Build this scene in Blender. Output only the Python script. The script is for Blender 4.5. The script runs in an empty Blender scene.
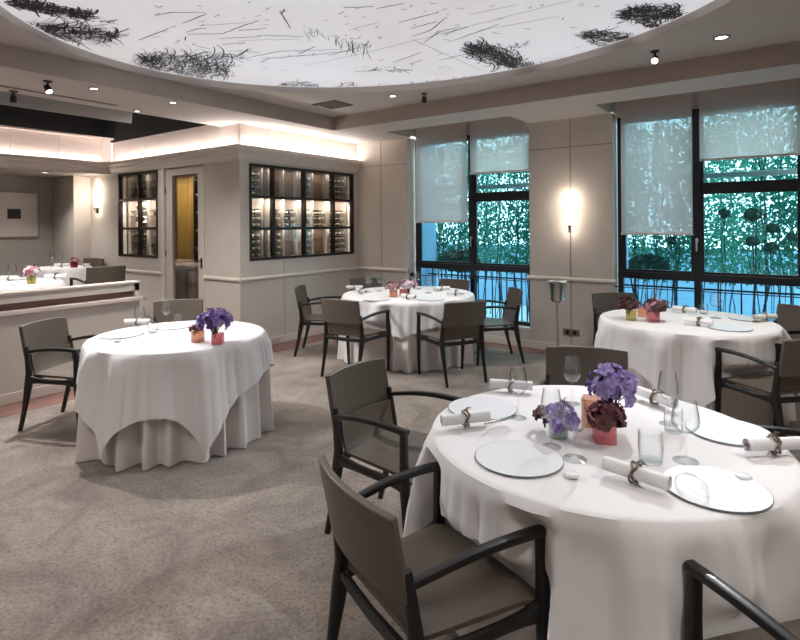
import bpy, bmesh, math, random
from mathutils import Vector, Matrix
PI = math.pi
R_ = math.radians
C = bpy.context.scene.collection
rnd = random.Random(7)

# ------------------------------------------------------------------ camera measurements
F = 550.0; TH = R_(36.1); EYE = 1.6
FW = (-math.sin(TH), math.cos(TH)); RT = (math.cos(TH), math.sin(TH))
def at(x, y, z):
    """point of the horizontal plane z that the photograph shows at (x, y)"""
    a = (x - 400) / F; b = -(y - (224 - .007 * (x - 400))) / F
    t = (z - EYE) / b
    return ((FW[0] + a * RT[0]) * t, (FW[1] + a * RT[1]) * t)

# ------------------------------------------------------------------ materials
def lin(c):
    c = c / 255.0
    return c / 12.92 if c <= .04045 else ((c + .055) / 1.055) ** 2.4
def col(r, g, b): return (lin(r), lin(g), lin(b), 1)

def mat(name, rgb, rough=.6, metal=0., noise=0., nscale=20., bump=0., bscale=80., spec=.5, sheen=0., coat=0.):
    m = bpy.data.materials.new(name); m.use_nodes = True
    nt = m.node_tree; b = nt.nodes['Principled BSDF']
    c = col(*rgb)
    b.inputs['Base Color'].default_value = c
    b.inputs['Roughness'].default_value = rough
    b.inputs['Metallic'].default_value = metal
    b.inputs['Specular IOR Level'].default_value = spec
    b.inputs['Sheen Weight'].default_value = sheen
    b.inputs['Coat Weight'].default_value = coat
    tc = nt.nodes.new('ShaderNodeTexCoord')
    if noise > 0:
        n = nt.nodes.new('ShaderNodeTexNoise'); n.inputs['Scale'].default_value = nscale; n.inputs['Detail'].default_value = 5
        r = nt.nodes.new('ShaderNodeMapRange')
        r.inputs[1].default_value = .3; r.inputs[2].default_value = .7
        r.inputs[3].default_value = 1 - noise; r.inputs[4].default_value = 1 + noise
        mx = nt.nodes.new('ShaderNodeVectorMath'); mx.operation = 'SCALE'
        mx.inputs[0].default_value = c[:3]
        nt.links.new(tc.outputs['Object'], n.inputs['Vector'])
        nt.links.new(n.outputs['Fac'], r.inputs[0]); nt.links.new(r.outputs[0], mx.inputs['Scale'])
        nt.links.new(mx.outputs[0], b.inputs['Base Color'])
    if bump > 0:
        n2 = nt.nodes.new('ShaderNodeTexNoise'); n2.inputs['Scale'].default_value = bscale; n2.inputs['Detail'].default_value = 3
        bp = nt.nodes.new('ShaderNodeBump'); bp.inputs['Strength'].default_value = bump; bp.inputs['Distance'].default_value = .01
        nt.links.new(tc.outputs['Object'], n2.inputs['Vector'])
        nt.links.new(n2.outputs['Fac'], bp.inputs['Height']); nt.links.new(bp.outputs[0], b.inputs['Normal'])
    return m

def emis(name, rgb, s):
    m = bpy.data.materials.new(name); m.use_nodes = True
    b = m.node_tree.nodes['Principled BSDF']
    b.inputs['Base Color'].default_value = col(*rgb)
    b.inputs['Emission Color'].default_value = col(*rgb); b.inputs['Emission Strength'].default_value = s
    return m

def clear(name, rgb, refl=.12, body=0., body_rgb=(255, 255, 255), rough=.03, edge=1.0):
    """thin clear glass: see-through, tinted, with a fresnel reflection and a little body colour"""
    m = bpy.data.materials.new(name); m.use_nodes = True
    nt = m.node_tree; nt.nodes.clear()
    o = nt.nodes.new('ShaderNodeOutputMaterial')
    t = nt.nodes.new('ShaderNodeBsdfTransparent'); t.inputs[0].default_value = col(*rgb)
    g = nt.nodes.new('ShaderNodeBsdfGlossy'); g.inputs['Roughness'].default_value = rough
    lw = nt.nodes.new('ShaderNodeLayerWeight'); lw.inputs['Blend'].default_value = .5
    pw = nt.nodes.new('ShaderNodeMath'); pw.operation = 'POWER'; pw.inputs[1].default_value = 3.5
    ml = nt.nodes.new('ShaderNodeMath'); ml.operation = 'MULTIPLY_ADD'; ml.inputs[1].default_value = .6; ml.inputs[2].default_value = refl * .4
    mx = nt.nodes.new('ShaderNodeMixShader')
    nt.links.new(lw.outputs['Facing'], pw.inputs[0]); nt.links.new(pw.outputs[0], ml.inputs[0]); nt.links.new(ml.outputs[0], mx.inputs[0])
    src = t
    if edge < 1:
        mc = nt.nodes.new('ShaderNodeMix'); mc.data_type = 'RGBA'; c = col(*rgb)
        mc.inputs[6].default_value = c; mc.inputs[7].default_value = (c[0] * edge, c[1] * edge, c[2] * edge, 1)
        nt.links.new(pw.outputs[0], mc.inputs[0]); nt.links.new(mc.outputs[2], t.inputs[0])
    if body > 0:
        d = nt.nodes.new('ShaderNodeBsdfDiffuse'); d.inputs[0].default_value = col(*body_rgb)
        m2 = nt.nodes.new('ShaderNodeMixShader'); m2.inputs[0].default_value = body
        nt.links.new(t.outputs[0], m2.inputs[1]); nt.links.new(d.outputs[0], m2.inputs[2]); src = m2
    nt.links.new(src.outputs[0], mx.inputs[1]); nt.links.new(g.outputs[0], mx.inputs[2])
    nt.links.new(mx.outputs[0], o.inputs[0])
    return m

M = {}
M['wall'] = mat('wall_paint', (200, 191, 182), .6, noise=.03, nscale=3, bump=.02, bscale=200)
M['groove'] = mat('panel_joint', (158, 148, 139), .8)
M['groove2'] = mat('slot_metal', (96, 86, 80), .6, noise=.05)
M['trim'] = mat('trim_paint', (212, 203, 194), .45, noise=.02, nscale=4)
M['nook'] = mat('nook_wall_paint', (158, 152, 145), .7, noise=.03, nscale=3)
M['ceil'] = mat('ceiling_paint', (192, 185, 179), .8, noise=.02, nscale=2)
M['fascia'] = mat('fascia_paint', (170, 158, 149), .75, noise=.02, nscale=2)
M['panel'] = mat('frieze_panel', (214, 200, 192), .55, noise=.02, nscale=3)
M['void'] = mat('dark_ceiling_void', (30, 27, 26), .9, noise=.1)
M['voidgrey'] = mat('grey_ceiling_void', (112, 110, 110), .85, noise=.05)
M['frame'] = mat('window_frame_metal', (24, 26, 30), .35, noise=.1, nscale=5)
M['bframe'] = mat('bronze_frame', (38, 30, 26), .4, metal=.3, noise=.1)
M['wood'] = mat('chair_dark_wood', (14, 12, 11), .38, noise=.15, nscale=12, coat=.05)
M['leather'] = mat('taupe_leather', (90, 80, 70), .45, noise=.06, nscale=9, bump=.08, bscale=260)
M['linen'] = mat('white_linen', (224, 220, 219), .85, noise=.012, nscale=8, bump=.05, bscale=420, sheen=.2)
M['linen2'] = mat('floor_cloth_linen', (219, 212, 208), .88, noise=.015, nscale=8, bump=.05, bscale=420, sheen=.2)
M['napkin'] = mat('napkin_cloth', (232, 230, 230), .85, noise=.01, bump=.08, bscale=300)
M['porcelain'] = mat('porcelain', (235, 236, 238), .15, noise=.01)
M['steel'] = mat('polished_steel', (212, 206, 202), .3, metal=1, noise=.05, nscale=10)
M['silver'] = mat('tarnished_silver', (140, 126, 112), .3, metal=1, noise=.35, nscale=90)
M['black'] = mat('black_paint', (16, 16, 17), .4, noise=.05)
M['brass'] = mat('brass', (150, 120, 70), .3, metal=1, noise=.05)
M['skirtwood'] = mat('red_brown_wood', (128, 92, 84), .45, noise=.18, nscale=6)
M['whiteled'] = emis('led_strip', (255, 244, 236), 1.5)
M['lamp'] = emis('lamp_face', (255, 246, 236), 4.0)
M['shade'] = emis('sconce_shade_glass', (255, 240, 226), 1.1)
M['glass'] = clear('drinking_glass', (254, 255, 255), .10, .006, (255, 255, 255), .01, .35)
M['plate'] = clear('plate_glass', (240, 244, 247), .06, .88, (240, 239, 241), .3)
M['window'] = clear('window_glass', (212, 240, 246), .05)
M['cellglass'] = clear('cellar_glass', (240, 240, 238), .10)
M['pinkglass'] = clear('pink_glass', (253, 224, 226), .10, .3, (240, 150, 160), .1)
M['orangeglass'] = clear('amber_pink_glass', (254, 236, 224), .10, .3, (242, 180, 150), .1)
M['yellowglass'] = clear('yellow_green_glass', (250, 246, 216), .10, .3, (206, 196, 124), .1)
M['redglass'] = clear('red_glass', (224, 130, 126), .12, .45, (150, 56, 58), .1)
M['greyglass'] = clear('smoky_clear_glass', (236, 240, 238), .14, .10, (180, 186, 180), .08)
def petal(name, rgb, noise=.25):
    return mat(name, rgb, .6, noise=noise, nscale=60)
M['purple'] = petal('purple_petal', (160, 134, 204), .35); M['purple2'] = petal('deep_purple_petal', (112, 84, 152), .35)
M['lilac'] = petal('lilac_petal', (176, 160, 214)); M['plum'] = petal('plum_petal', (96, 38, 52))
M['maroon'] = petal('maroon_petal', (104, 66, 68)); M['white'] = petal('white_petal', (232, 214, 220), .12)
M['pink'] = petal('pink_petal', (214, 150, 160)); M['stemgreen'] = petal('flower_stem', (70, 82, 50))
def leaf(name, rgb, tr):
    m = mat(name, rgb, .55, noise=.5, nscale=4); nt = m.node_tree; b = nt.nodes['Principled BSDF']; o = nt.nodes['Material Output']
    t = nt.nodes.new('ShaderNodeBsdfTranslucent'); t.inputs[0].default_value = col(*tr); x = nt.nodes.new('ShaderNodeMixShader'); x.inputs[0].default_value = .5
    nt.links.new(b.outputs[0], x.inputs[1]); nt.links.new(t.outputs[0], x.inputs[2]); nt.links.new(x.outputs[0], o.inputs[0]); return m
M['foliA'] = leaf('ivy_leaf', (34, 92, 78), (44, 120, 96)); M['foliB'] = leaf('ivy_leaf_pale', (66, 130, 112), (84, 160, 130))
M['hedge'] = mat('hedge_leaf', (36, 78, 62), .7, noise=.4, nscale=10)
M['bark'] = mat('vine_bark', (52, 56, 56), .9, noise=.3)
M['outwall'] = mat('pale_blue_garden_wall', (150, 190, 222), .8, noise=.06, nscale=2)
M['paving'] = mat('garden_paving', (150, 170, 180), .8, noise=.1, nscale=4)
M['bottle'] = mat('bottle_glass', (66, 62, 44), .12, noise=.2, nscale=9, coat=.6)
M['foil'] = mat('bottle_foil', (200, 188, 172), .3, metal=.15, noise=.2, nscale=30)
M['rackwood'] = mat('rack_wood', (120, 92, 72), .55, noise=.2, nscale=7)
M['rackgrey'] = mat('rack_post', (170, 158, 146), .5, noise=.06)
M['gold'] = mat('gold_curtain', (172, 136, 58), .5, noise=.12, nscale=4, sheen=.3)
M['olive'] = mat('olive_back_panel', (150, 150, 84), .6, noise=.15, nscale=4)
M['cellback'] = mat('cellar_back_panel', (128, 98, 78), .6, noise=.2, nscale=5)
M['cellwhite'] = emis('lit_shelf_panel', (255, 240, 232), 1.2)
M['taupe'] = mat('taupe_cloth', (150, 132, 118), .85, noise=.05)
M['ink'] = mat('ink_line', (34, 34, 38), .7, noise=.2, nscale=20)
M['inksoft'] = mat('grey_ink_line', (96, 94, 96), .7, noise=.2, nscale=20)
M['picmat'] = mat('picture_mount', (196, 188, 184), .3, noise=.01, coat=.5)
M['picframe'] = mat('picture_frame', (150, 136, 126), .4, noise=.08)
M['socket'] = mat('socket_plate', (150, 134, 110), .35, metal=.6, noise=.05)
M['darkvent'] = mat('vent_metal', (58, 54, 48), .5, metal=.4, noise=.2, nscale=30)

# roller blind: woven screen fabric, partly see-through, glowing with the daylight behind it
def blind_mat():
    m = bpy.data.materials.new('roller_blind_fabric'); m.use_nodes = True
    nt = m.node_tree; nt.nodes.clear()
    o = nt.nodes.new('ShaderNodeOutputMaterial')
    d = nt.nodes.new('ShaderNodeBsdfDiffuse'); d.inputs[0].default_value = col(228, 218, 212)
    tl = nt.nodes.new('ShaderNodeBsdfTranslucent'); tl.inputs[0].default_value = col(240, 206, 194)
    tr = nt.nodes.new('ShaderNodeBsdfTransparent'); tr.inputs[0].default_value = col(235, 240, 245)
    tc = nt.nodes.new('ShaderNodeTexCoord'); n = nt.nodes.new('ShaderNodeTexNoise'); n.inputs['Scale'].default_value = 300
    nt.links.new(tc.outputs['Object'], n.inputs['Vector'])
    a = nt.nodes.new('ShaderNodeMixShader'); a.inputs[0].default_value = .5
    b = nt.nodes.new('ShaderNodeMixShader')
    r = nt.nodes.new('ShaderNodeMapRange'); r.inputs[3].default_value = .08; r.inputs[4].default_value = .18
    nt.links.new(n.outputs['Fac'], r.inputs[0]); nt.links.new(r.outputs[0], b.inputs[0])
    nt.links.new(d.outputs[0], a.inputs[1]); nt.links.new(tl.outputs[0], a.inputs[2])
    nt.links.new(a.outputs[0], b.inputs[1]); nt.links.new(tr.outputs[0], b.inputs[2]); nt.links.new(b.outputs[0], o.inputs[0])
    return m
M['blind'] = blind_mat()

def carpet_mat():
    m = mat('carpet', (172, 160, 149), .95, sheen=.3)
    nt = m.node_tree; b = nt.nodes['Principled BSDF']
    tc = nt.nodes.new('ShaderNodeTexCoord')
    n1 = nt.nodes.new('ShaderNodeTexNoise'); n1.inputs['Scale'].default_value = 2.2; n1.inputs['Detail'].default_value = 8; n1.inputs['Roughness'].default_value = .72; n1.inputs['Distortion'].default_value = .8
    n2 = nt.nodes.new('ShaderNodeTexNoise'); n2.inputs['Scale'].default_value = 55; n2.inputs['Detail'].default_value = 6; n2.inputs['Roughness'].default_value = .8
    cr = nt.nodes.new('ShaderNodeValToRGB')
    cr.color_ramp.elements[0].position = .36; cr.color_ramp.elements[0].color = col(106, 91, 80)
    cr.color_ramp.elements[1].position = .64; cr.color_ramp.elements[1].color = col(156, 141, 128)
    c2 = nt.nodes.new('ShaderNodeValToRGB')
    c2.color_ramp.elements[0].position = .36; c2.color_ramp.elements[0].color = (.30, .30, .30, 1)
    c2.color_ramp.elements[1].position = .52; c2.color_ramp.elements[1].color = (1.05, 1.05, 1.05, 1)
    mx = nt.nodes.new('ShaderNodeMix'); mx.data_type = 'RGBA'; mx.blend_type = 'MULTIPLY'; mx.inputs[0].default_value = 1
    bp = nt.nodes.new('ShaderNodeBump'); bp.inputs['Strength'].default_value = .6; bp.inputs['Distance'].default_value = .02
    L = nt.links.new
    L(tc.outputs['Object'], n1.inputs['Vector']); L(tc.outputs['Object'], n2.inputs['Vector'])
    L(n1.outputs['Fac'], cr.inputs[0]); L(n2.outputs['Fac'], c2.inputs[0])
    L(cr.outputs[0], mx.inputs[6]); L(c2.outputs[0], mx.inputs[7]); L(mx.outputs[2], b.inputs['Base Color'])
    L(n2.outputs['Fac'], bp.inputs['Height']); L(bp.outputs[0], b.inputs['Normal'])
    return m
M['carpet'] = carpet_mat()

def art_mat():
    m = mat('printed_ceiling_fabric_fill_glow', (232, 232, 236), .8)
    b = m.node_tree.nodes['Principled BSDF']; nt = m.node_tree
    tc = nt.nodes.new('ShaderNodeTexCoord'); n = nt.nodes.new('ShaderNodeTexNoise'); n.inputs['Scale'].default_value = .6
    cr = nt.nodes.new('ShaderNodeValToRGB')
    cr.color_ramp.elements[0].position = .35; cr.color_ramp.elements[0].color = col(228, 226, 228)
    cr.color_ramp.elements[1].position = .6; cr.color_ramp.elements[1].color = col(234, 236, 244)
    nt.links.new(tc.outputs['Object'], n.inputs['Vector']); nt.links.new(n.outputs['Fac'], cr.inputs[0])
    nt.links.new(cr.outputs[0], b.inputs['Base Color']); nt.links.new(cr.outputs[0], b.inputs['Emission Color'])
    b.inputs['Emission Strength'].default_value = .18  # weak glow added to the fabric as ambient room fill, no backlight known
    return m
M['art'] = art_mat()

# ------------------------------------------------------------------ mesh builder
class MB:
    def __init__(s): s.v = []; s.f = []
    def add(s, vs, fs):
        k = len(s.v); s.v += [tuple(v) for v in vs]; s.f += [tuple(i + k for i in f) for f in fs]; return s
    def box(s, x0, x1, y0, y1, z0, z1):
        v = [(x, y, z) for z in (z0, z1) for y in (y0, y1) for x in (x0, x1)]
        return s.add(v, [(0, 2, 3, 1), (4, 5, 7, 6), (0, 1, 5, 4), (1, 3, 7, 5), (3, 2, 6, 7), (2, 0, 4, 6)])
    def lathe(s, prof, n=24, c=(0, 0, 0), closed=False):
        vs = []; fs = []
        for r, z in prof:
            for i in range(n):
                a = 2 * PI * i / n; vs.append((c[0] + r * math.cos(a), c[1] + r * math.sin(a), c[2] + z))
        for j in range(len(prof) - 1):
            for i in range(n):
                k = (i + 1) % n; fs.append((j * n + i, j * n + k, (j + 1) * n + k, (j + 1) * n + i))
        if prof[0][0] > 1e-5 and closed: fs.append(tuple(range(n - 1, -1, -1)))
        if prof[-1][0] > 1e-5 and closed: fs.append(tuple((len(prof) - 1) * n + i for i in range(n)))
        return s.add(vs, fs)
    def sweep(s, pts, ws, hs, n=10, up=(0, 0, 1), p=3.0, cap=True):
        """superellipse section w (side) x h (along up) swept along pts"""
        vs = []; fs = []; P = [Vector(q) for q in pts]; m = len(P); upv = Vector(up)
        for j in range(m):
            t = (P[min(j + 1, m - 1)] - P[max(j - 1, 0)]).normalized()
            side = t.cross(upv)
            if side.length < 1e-4: side = t.cross(Vector((0, 1, 0)))
            side.normalize(); u = side.cross(t).normalized()
            w = ws[j] if hasattr(ws, '__len__') else ws; h = hs[j] if hasattr(hs, '__len__') else hs
            for i in range(n):
                a = 2 * PI * i / n + PI / n; ca, sa = math.cos(a), math.sin(a)
                e = 2 / p
                x = math.copysign(abs(ca) ** e, ca) * w / 2; y = math.copysign(abs(sa) ** e, sa) * h / 2
                vs.append(tuple(P[j] + side * x + u * y))
        for j in range(m - 1):
            for i in range(n):
                k = (i + 1) % n; fs.append((j * n + i, j * n + k, (j + 1) * n + k, (j + 1) * n + i))
        if cap: fs.append(tuple(range(n - 1, -1, -1))); fs.append(tuple((m - 1) * n + i for i in range(n)))
        return s.add(vs, fs)
    def tube(s, pts, r, n=8): 
        d = [2 * q for q in r] if hasattr(r, '__len__') else 2 * r
        return s.sweep(pts, d, d, n, p=2.0)
    def grid(s, rows, thick=0, closed_u=False):
        """rows of points -> surface; thick gives a slab offset along -normal"""
        nr, nc = len(rows), len(rows[0]); vs = [Vector(q) for r in rows for q in r]
        fs = []
        for j in range(nr - 1):
            for i in range(nc - 1 + (1 if closed_u else 0)):
                k = (i + 1) % nc; fs.append((j * nc + i, j * nc + k, (j + 1) * nc + k, (j + 1) * nc + i))
        if not thick: return s.add(vs, fs)
        N = [Vector((0, 0, 0)) for _ in vs]
        for f in fs:
            n = (vs[f[1]] - vs[f[0]]).cross(vs[f[3]] - vs[f[0]])
            for i in f: N[i] += n
        b = [v - q.normalized() * thick for v, q in zip(vs, N)]; K = len(vs)
        fs2 = fs + [tuple(i + K for i in reversed(f)) for f in fs]
        if not closed_u:
            for j in range(nr - 1):
                a0, a1 = j * nc, (j + 1) * nc; fs2.append((a0, a1, a1 + K, a0 + K))
                c0, c1 = a0 + nc - 1, a1 + nc - 1; fs2.append((c1, c0, c0 + K, c1 + K))
        for i in range(nc - 1 + (1 if closed_u else 0)):
            k = (i + 1) % nc; fs2.append((k, i, i + K, k + K)); q = (nr - 1) * nc; fs2.append((q + i, q + k, q + k + K, q + i + K))
        return s.add(vs + b, fs2)
    def build(s, name, m, parent=None, smooth=True, bevel=0, loc=None):
        me = bpy.data.meshes.new(name); me.from_pydata(s.v, [], s.f); me.validate()
        bm = bmesh.new(); bm.from_mesh(me); bmesh.ops.recalc_face_normals(bm, faces=bm.faces[:]); bm.to_mesh(me); bm.free()
        me.materials.append(M[m] if isinstance(m, str) else m)
        o = bpy.data.objects.new(name, me); C.objects.link(o)
        if parent is not None: o.parent = parent
        if loc is not None: o.location = loc
        if smooth:
            for p in me.polygons: p.use_smooth = True
            try: me.set_sharp_from_angle(angle=R_(38))
            except Exception: pass
        if bevel:
            b = o.modifiers.new('bevel', 'BEVEL'); b.width = bevel; b.segments = 2; b.limit_method = 'ANGLE'; b.angle_limit = R_(40)
        return o

def tag(o, label, cat, group=None, kind=None):
    o['label'] = label; o['category'] = cat
    if group: o['group'] = group
    if kind: o['kind'] = kind
    return o
def struct(o):
    o['kind'] = 'structure'; return o
def empty(name, loc=(0, 0, 0), rz=0):
    o = bpy.data.objects.new(name, None); C.objects.link(o); o.location = loc; o.rotation_euler = (0, 0, rz); o.empty_display_size = .1; return o
KIDS = {}
def kids(o):
    return [c for c in bpy.data.objects if c.parent == o]
def reg(o):
    """remember the tree of a prototype so copying is quick"""
    KIDS[o.name] = [reg(c) for c in kids(o)]; return o
def dup(o, parent=None):
    c = o.copy(); C.objects.link(c); c.parent = parent
    KIDS[c.name] = [dup(k, c) for k in KIDS.get(o.name, [])]
    return c

# ------------------------------------------------------------------ ROOM
ZS, ZC, ZA = 2.88, 3.06, 3.125      # lower soffit, tray ceiling, artwork
YW = 6.67; XC = -5.70; YD = 4.40
NZ = .25                            # dining nook floor

# floor: one slab with carpet, plus wooden border strips
struct(MB().box(-10.4, 3.0, -3.2, 6.66, -.1, 0).build('floor', 'carpet', smooth=False))
b = MB(); b.box(XC, 3.0, YW - .24, YW, 0, .004); b.box(XC, XC + .34, YD, YW - .24, 0, .004)
b.box(-5.78, -5.44, -3.2, 3.14, 0, .004); b.box(-5.78, XC + .34, 3.14, YD, 0, .004)
struct(b.build('trim_1', 'skirtwood', smooth=False))

# window wall panels
def seam_wall(name, x0, x1, zs, xs, y=YW, depth=.10, m='wall'):
    """panelled wall facing -Y, 8 mm joints"""
    w = MB(); g = .007
    xe = [x0] + list(xs) + [x1]; ze = list(zs)
    w.box(x0, x1, y + .008, y + depth, ze[0], ze[-1])
    for i in range(len(xe) - 1):
        for j in range(len(ze) - 1):
            w.box(xe[i] + (g if i else 0), xe[i + 1] - (g if i < len(xe) - 2 else 0), y, y + .0085, ze[j] + (g if j else 0), ze[j + 1] - (g if j < len(ze) - 2 else 0))
    o = struct(w.build(name, m, smooth=False))
    jn = MB(); 
    for x in xs: jn.box(x - g - .001, x + g + .001, y + .0065, y + .0082, zs[0], zs[-1])
    for z in zs[1:-1]: jn.box(x0, x1, y + .0063, y + .0081, z - g - .001, z + g + .001)
    jn.build('panel_joint', 'groove', o, False); return o
WT = ZS
seam_wall('wall_window_left', -5.80, -4.72, [0, 2.50, WT], [-5.22], depth=.22)
seam_wall('wall_window_pier', -2.81, -1.78, [0, 2.53, WT], [-2.28], depth=.22)
w = MB(); w.box(.06, 3.0, YW, YW + .22, 0, WT); struct(w.build('wall_window_right', 'wall', smooth=False))
# sills under the windows, wall above, garden-side faces
w = MB(); w.box(-4.72, -2.81, YW, YW + .22, 0, .25); w.box(-1.78, .06, YW, YW + .22, 0, .25)
struct(w.build('wall_window_base', 'wall', smooth=False))
w = MB(); w.box(-5.8, 3.0, YW + .20, YW + .42, 2.84, 3.7); struct(w.build('wall_window_head', 'wall', smooth=False))

# chair rails and baseboards
def rail(pts, name, z=.905, prof=.05):
    w = MB()
    for (a, b2) in pts:
        w.sweep([(a[0], a[1], z), (b2[0], b2[1], z)], .045, .055, 12, p=2.2)
    return struct(w.build(name, 'trim'))
rail([((-5.7, YW), (-4.72, YW)), ((-2.84, YW), (-1.75, YW))], 'trim_2')
rail([((XC, YD), (XC, YW)), ((-6.46, YD), (XC - .0, YD)), ((-9.6, YD), (-7.47, YD))], 'trim_3')
def base(pts, name):
    w = MB()
    for (x0, x1, y0, y1) in pts: w.box(x0, x1, y0, y1, 0.004, .10)
    return struct(w.build(name, 'trim', smooth=False, bevel=.005))
base([(-5.7, 3.0, YW - .015, YW)], 'baseboard_window'); base([(XC, XC + .015, YD, YW), (-6.46, XC + .015, YD - .015, YD)], 'baseboard_cellar')
base([(-5.78, -5.765, -3.2, 3.14)], 'baseboard_partition')

# ---- ceilings
# tray ceiling with the oval opening
OC = (-2.50, 2.93); OA, OB, OR = 2.62, 2.14, R_(5)
def oval(t, k=1.0):
    x, y = OA * k * math.cos(t), OB * k * math.sin(t)
    return (OC[0] + x * math.cos(OR) - y * math.sin(OR), OC[1] + x * math.sin(OR) + y * math.cos(OR))
TX, TY = -5.13, 5.52
def tray():
    bm = bmesh.new(); n = 96
    ring = [bm.verts.new((*oval(2 * PI * i / n), ZC)) for i in range(n)]
    corners = [(TX, -3.2), (3.0, -3.2), (3.0, TY), (TX, TY)]
    out = []
    for k in range(4):
        a, b2 = corners[k], corners[(k + 1) % 4]
        for i in range(24): out.append(bm.verts.new((a[0] + (b2[0] - a[0]) * i / 24, a[1] + (b2[1] - a[1]) * i / 24, ZC)))
    ed = [bm.edges.new((ring[i], ring[(i + 1) % n])) for i in range(n)] + [bm.edges.new((out[i], out[(i + 1) % 96])) for i in range(96)]
    bmesh.ops.triangle_fill(bm, use_beauty=True, edges=ed)
    # the sides of the oval recess
    up = [bm.verts.new((v.co.x, v.co.y, ZA + .03)) for v in ring]
    for i in range(n): bm.faces.new((ring[i], ring[(i + 1) % n], up[(i + 1) % n], up[i]))
    me = bpy.data.meshes.new('ceiling'); bm.to_mesh(me); bm.free(); me.materials.append(M['ceil'])
    o = bpy.data.objects.new('ceiling', me); C.objects.link(o); return struct(o)
tray()
struct(MB().box(TX - .3, 3.1, -3.3, TY + .3, ZA + .05, ZA + .12).build('ceiling_upper', 'ceil', smooth=False))
# fascias
w = MB(); w.box(TX - .03, 3.0, TY, TY + .03, ZS + .001, ZC + .06); w.box(TX - .03, TX, -3.2, TY + .03, ZS + .001, ZC + .06)
struct(w.build('trim_4', 'fascia', smooth=False))
# lower soffit round the tray with the blind pockets and the dark opening left out
PY0 = 6.08; OX = -6.09
w = MB(); t = ZS + .03
w.box(TX - .002, 3.0, TY + .002, PY0, ZS, t)
w.box(TX - .002, -4.67, PY0, YW + .02, ZS, t); w.box(-2.81, -1.80, PY0, YW + .02, ZS, t)
w.box(XC - .02, TX - .002, -3.2, YW + .02, ZS, t)
w.box(OX, XC - .02, -3.2, YD + .02, ZS, t)
struct(w.build('ceiling_soffit', 'ceil', smooth=False))
# blind pockets above the windows
w = MB()
for (x0, x1) in ((-4.67, -2.81), (-1.80, 3.0)):
    w.box(x0 - .02, x0, PY0, YW + .22, ZS + .031, 3.3); w.box(x1, x1 + .02, PY0, YW + .22, ZS + .031, 3.3)
    w.box(x0, x1, PY0 - .02, PY0, ZS + .031, 3.3); w.box(x0 - .02, x1 + .02, PY0 - .02, YW + .22, 3.3, 3.33)
struct(w.build('ceiling_pocket', 'ceil', smooth=False))
# dark void over the nook
w = MB(); w.box(-9.2, OX, -3.2, YD + .02, 3.42, 3.45); w.box(OX, OX + .02, -3.2, 4.4, ZS + .031, 3.42); w.box(-9.2, OX, 4.38, 4.41, 2.93, 3.42); w.box(-9.2, -9.17, -3.2, 4.4, 3.0, 3.42)
struct(w.build('ceiling_void', 'void', smooth=False))
w = MB(); w.box(-7.35, OX - .10, -3.2, 2.35, 2.99, 3.40); w.add([(-7.35, 2.35, 2.99), (OX - .1, 2.35, 2.99), (OX - .1, 3.3, 2.99), (-7.35, 3.9, 2.99), (-7.35, 2.35, 3.4), (OX - .1, 2.35, 3.4), (OX - .1, 3.3, 3.4), (-7.35, 3.9, 3.4)], [(0, 3, 2, 1), (0, 1, 5, 4), (2, 3, 7, 6), (0, 4, 7, 3), (1, 2, 6, 5), (4, 5, 6, 7)])
struct(w.build('ceiling_beam', 'voidgrey', smooth=False))

# ---- wine cellar box
# front wall X=XC facing +X with a hole for the 12-pane window
WY0, WY1, WZ0, WZ1 = 4.55, 6.57, 1.14, 2.39
w = MB()
def xw(y0, y1, z0, z1, x=XC, d=.14): w.box(x - d, x, y0, y1, z0, z1)
xw(YD, WY0, .0, 2.60); xw(WY1, YW, 0, 2.60); xw(WY0, WY1, WZ1, 2.60)
for (a, c2) in ((YD, 5.12), (5.128, YW)): xw(max(a, WY0) if a < WY0 else a, min(c2, WY1), 0, WZ0)
struct(w.build('wall_cellar_front', 'wall', smooth=False))
# wall Y=YD facing -Y with the door opening and the six-pane window
SX0, SX1, SZ0, SZ1 = -8.70, -7.58, 1.13, 2.41
DX0, DX1, DZ1 = -7.40, -6.46, 2.42
w = MB()
def yw(x0, x1, z0, z1, y=YD, d=.12): w.box(x0, x1, y, y + d, z0, z1)
yw(-10.4, SX0, 0, 2.60); yw(SX0, SX1, 0, SZ0); yw(SX0, SX1, SZ1, 2.60); yw(SX1, DX0, 0, 2.60); yw(DX0, DX1, DZ1, 2.60); yw(DX1, XC - .14, 0, 2.60)
struct(w.build('wall_cellar_side', 'wall', smooth=False))
# cellar interior shell
w = MB(); w.box(-10.3, -10.25, 4.52, 6.9, 0, 2.6); w.box(-10.3, XC - .14, YW + .02, YW + .1, 0, 2.6); w.box(-10.3, XC - .14, 4.52, YW, 2.5, 2.58)
struct(w.build('wall_cellar_inside', 'cellback', smooth=False))
struct(MB().box(-10.3, -5.7, YW - .02, YW + .1, -.1, -.001).build('floor_cellar', 'skirtwood', smooth=False))

# frieze of lit panels over cellar and nook, set between cornice and soffit
def frieze(name, run, axis, const, z0, z1, step):
    w = MB(); g = .004
    a = run[0]
    while a < run[1] - .02:
        b2 = min(a + step, run[1])
        if run[1] - b2 < .1: b2 = run[1]
        if axis == 'y': w.box(const - .03, const, a + g, b2 - g, z0, z1)
        else: w.box(a + g, b2 - g, const, const + .03, z0, z1)
        a = b2
    if axis == 'y': w.box(const - .08, const - .008, run[0], run[1], z0, z1)
    else: w.box(run[0], run[1], const + .008, const + .08, z0, z1)
    return struct(w.build(name, 'panel', smooth=False))
frieze('wall_frieze_front', (YD + .001, YW), 'y', XC, 2.60, ZS, .47)
frieze('wall_frieze_side', (-8.9, XC - .003), 'x', YD, 2.60, 2.95, .47)
frieze('wall_frieze_nook', (-3.2, YD), 'y', -8.9, 2.60, 2.96, .62)
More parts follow.
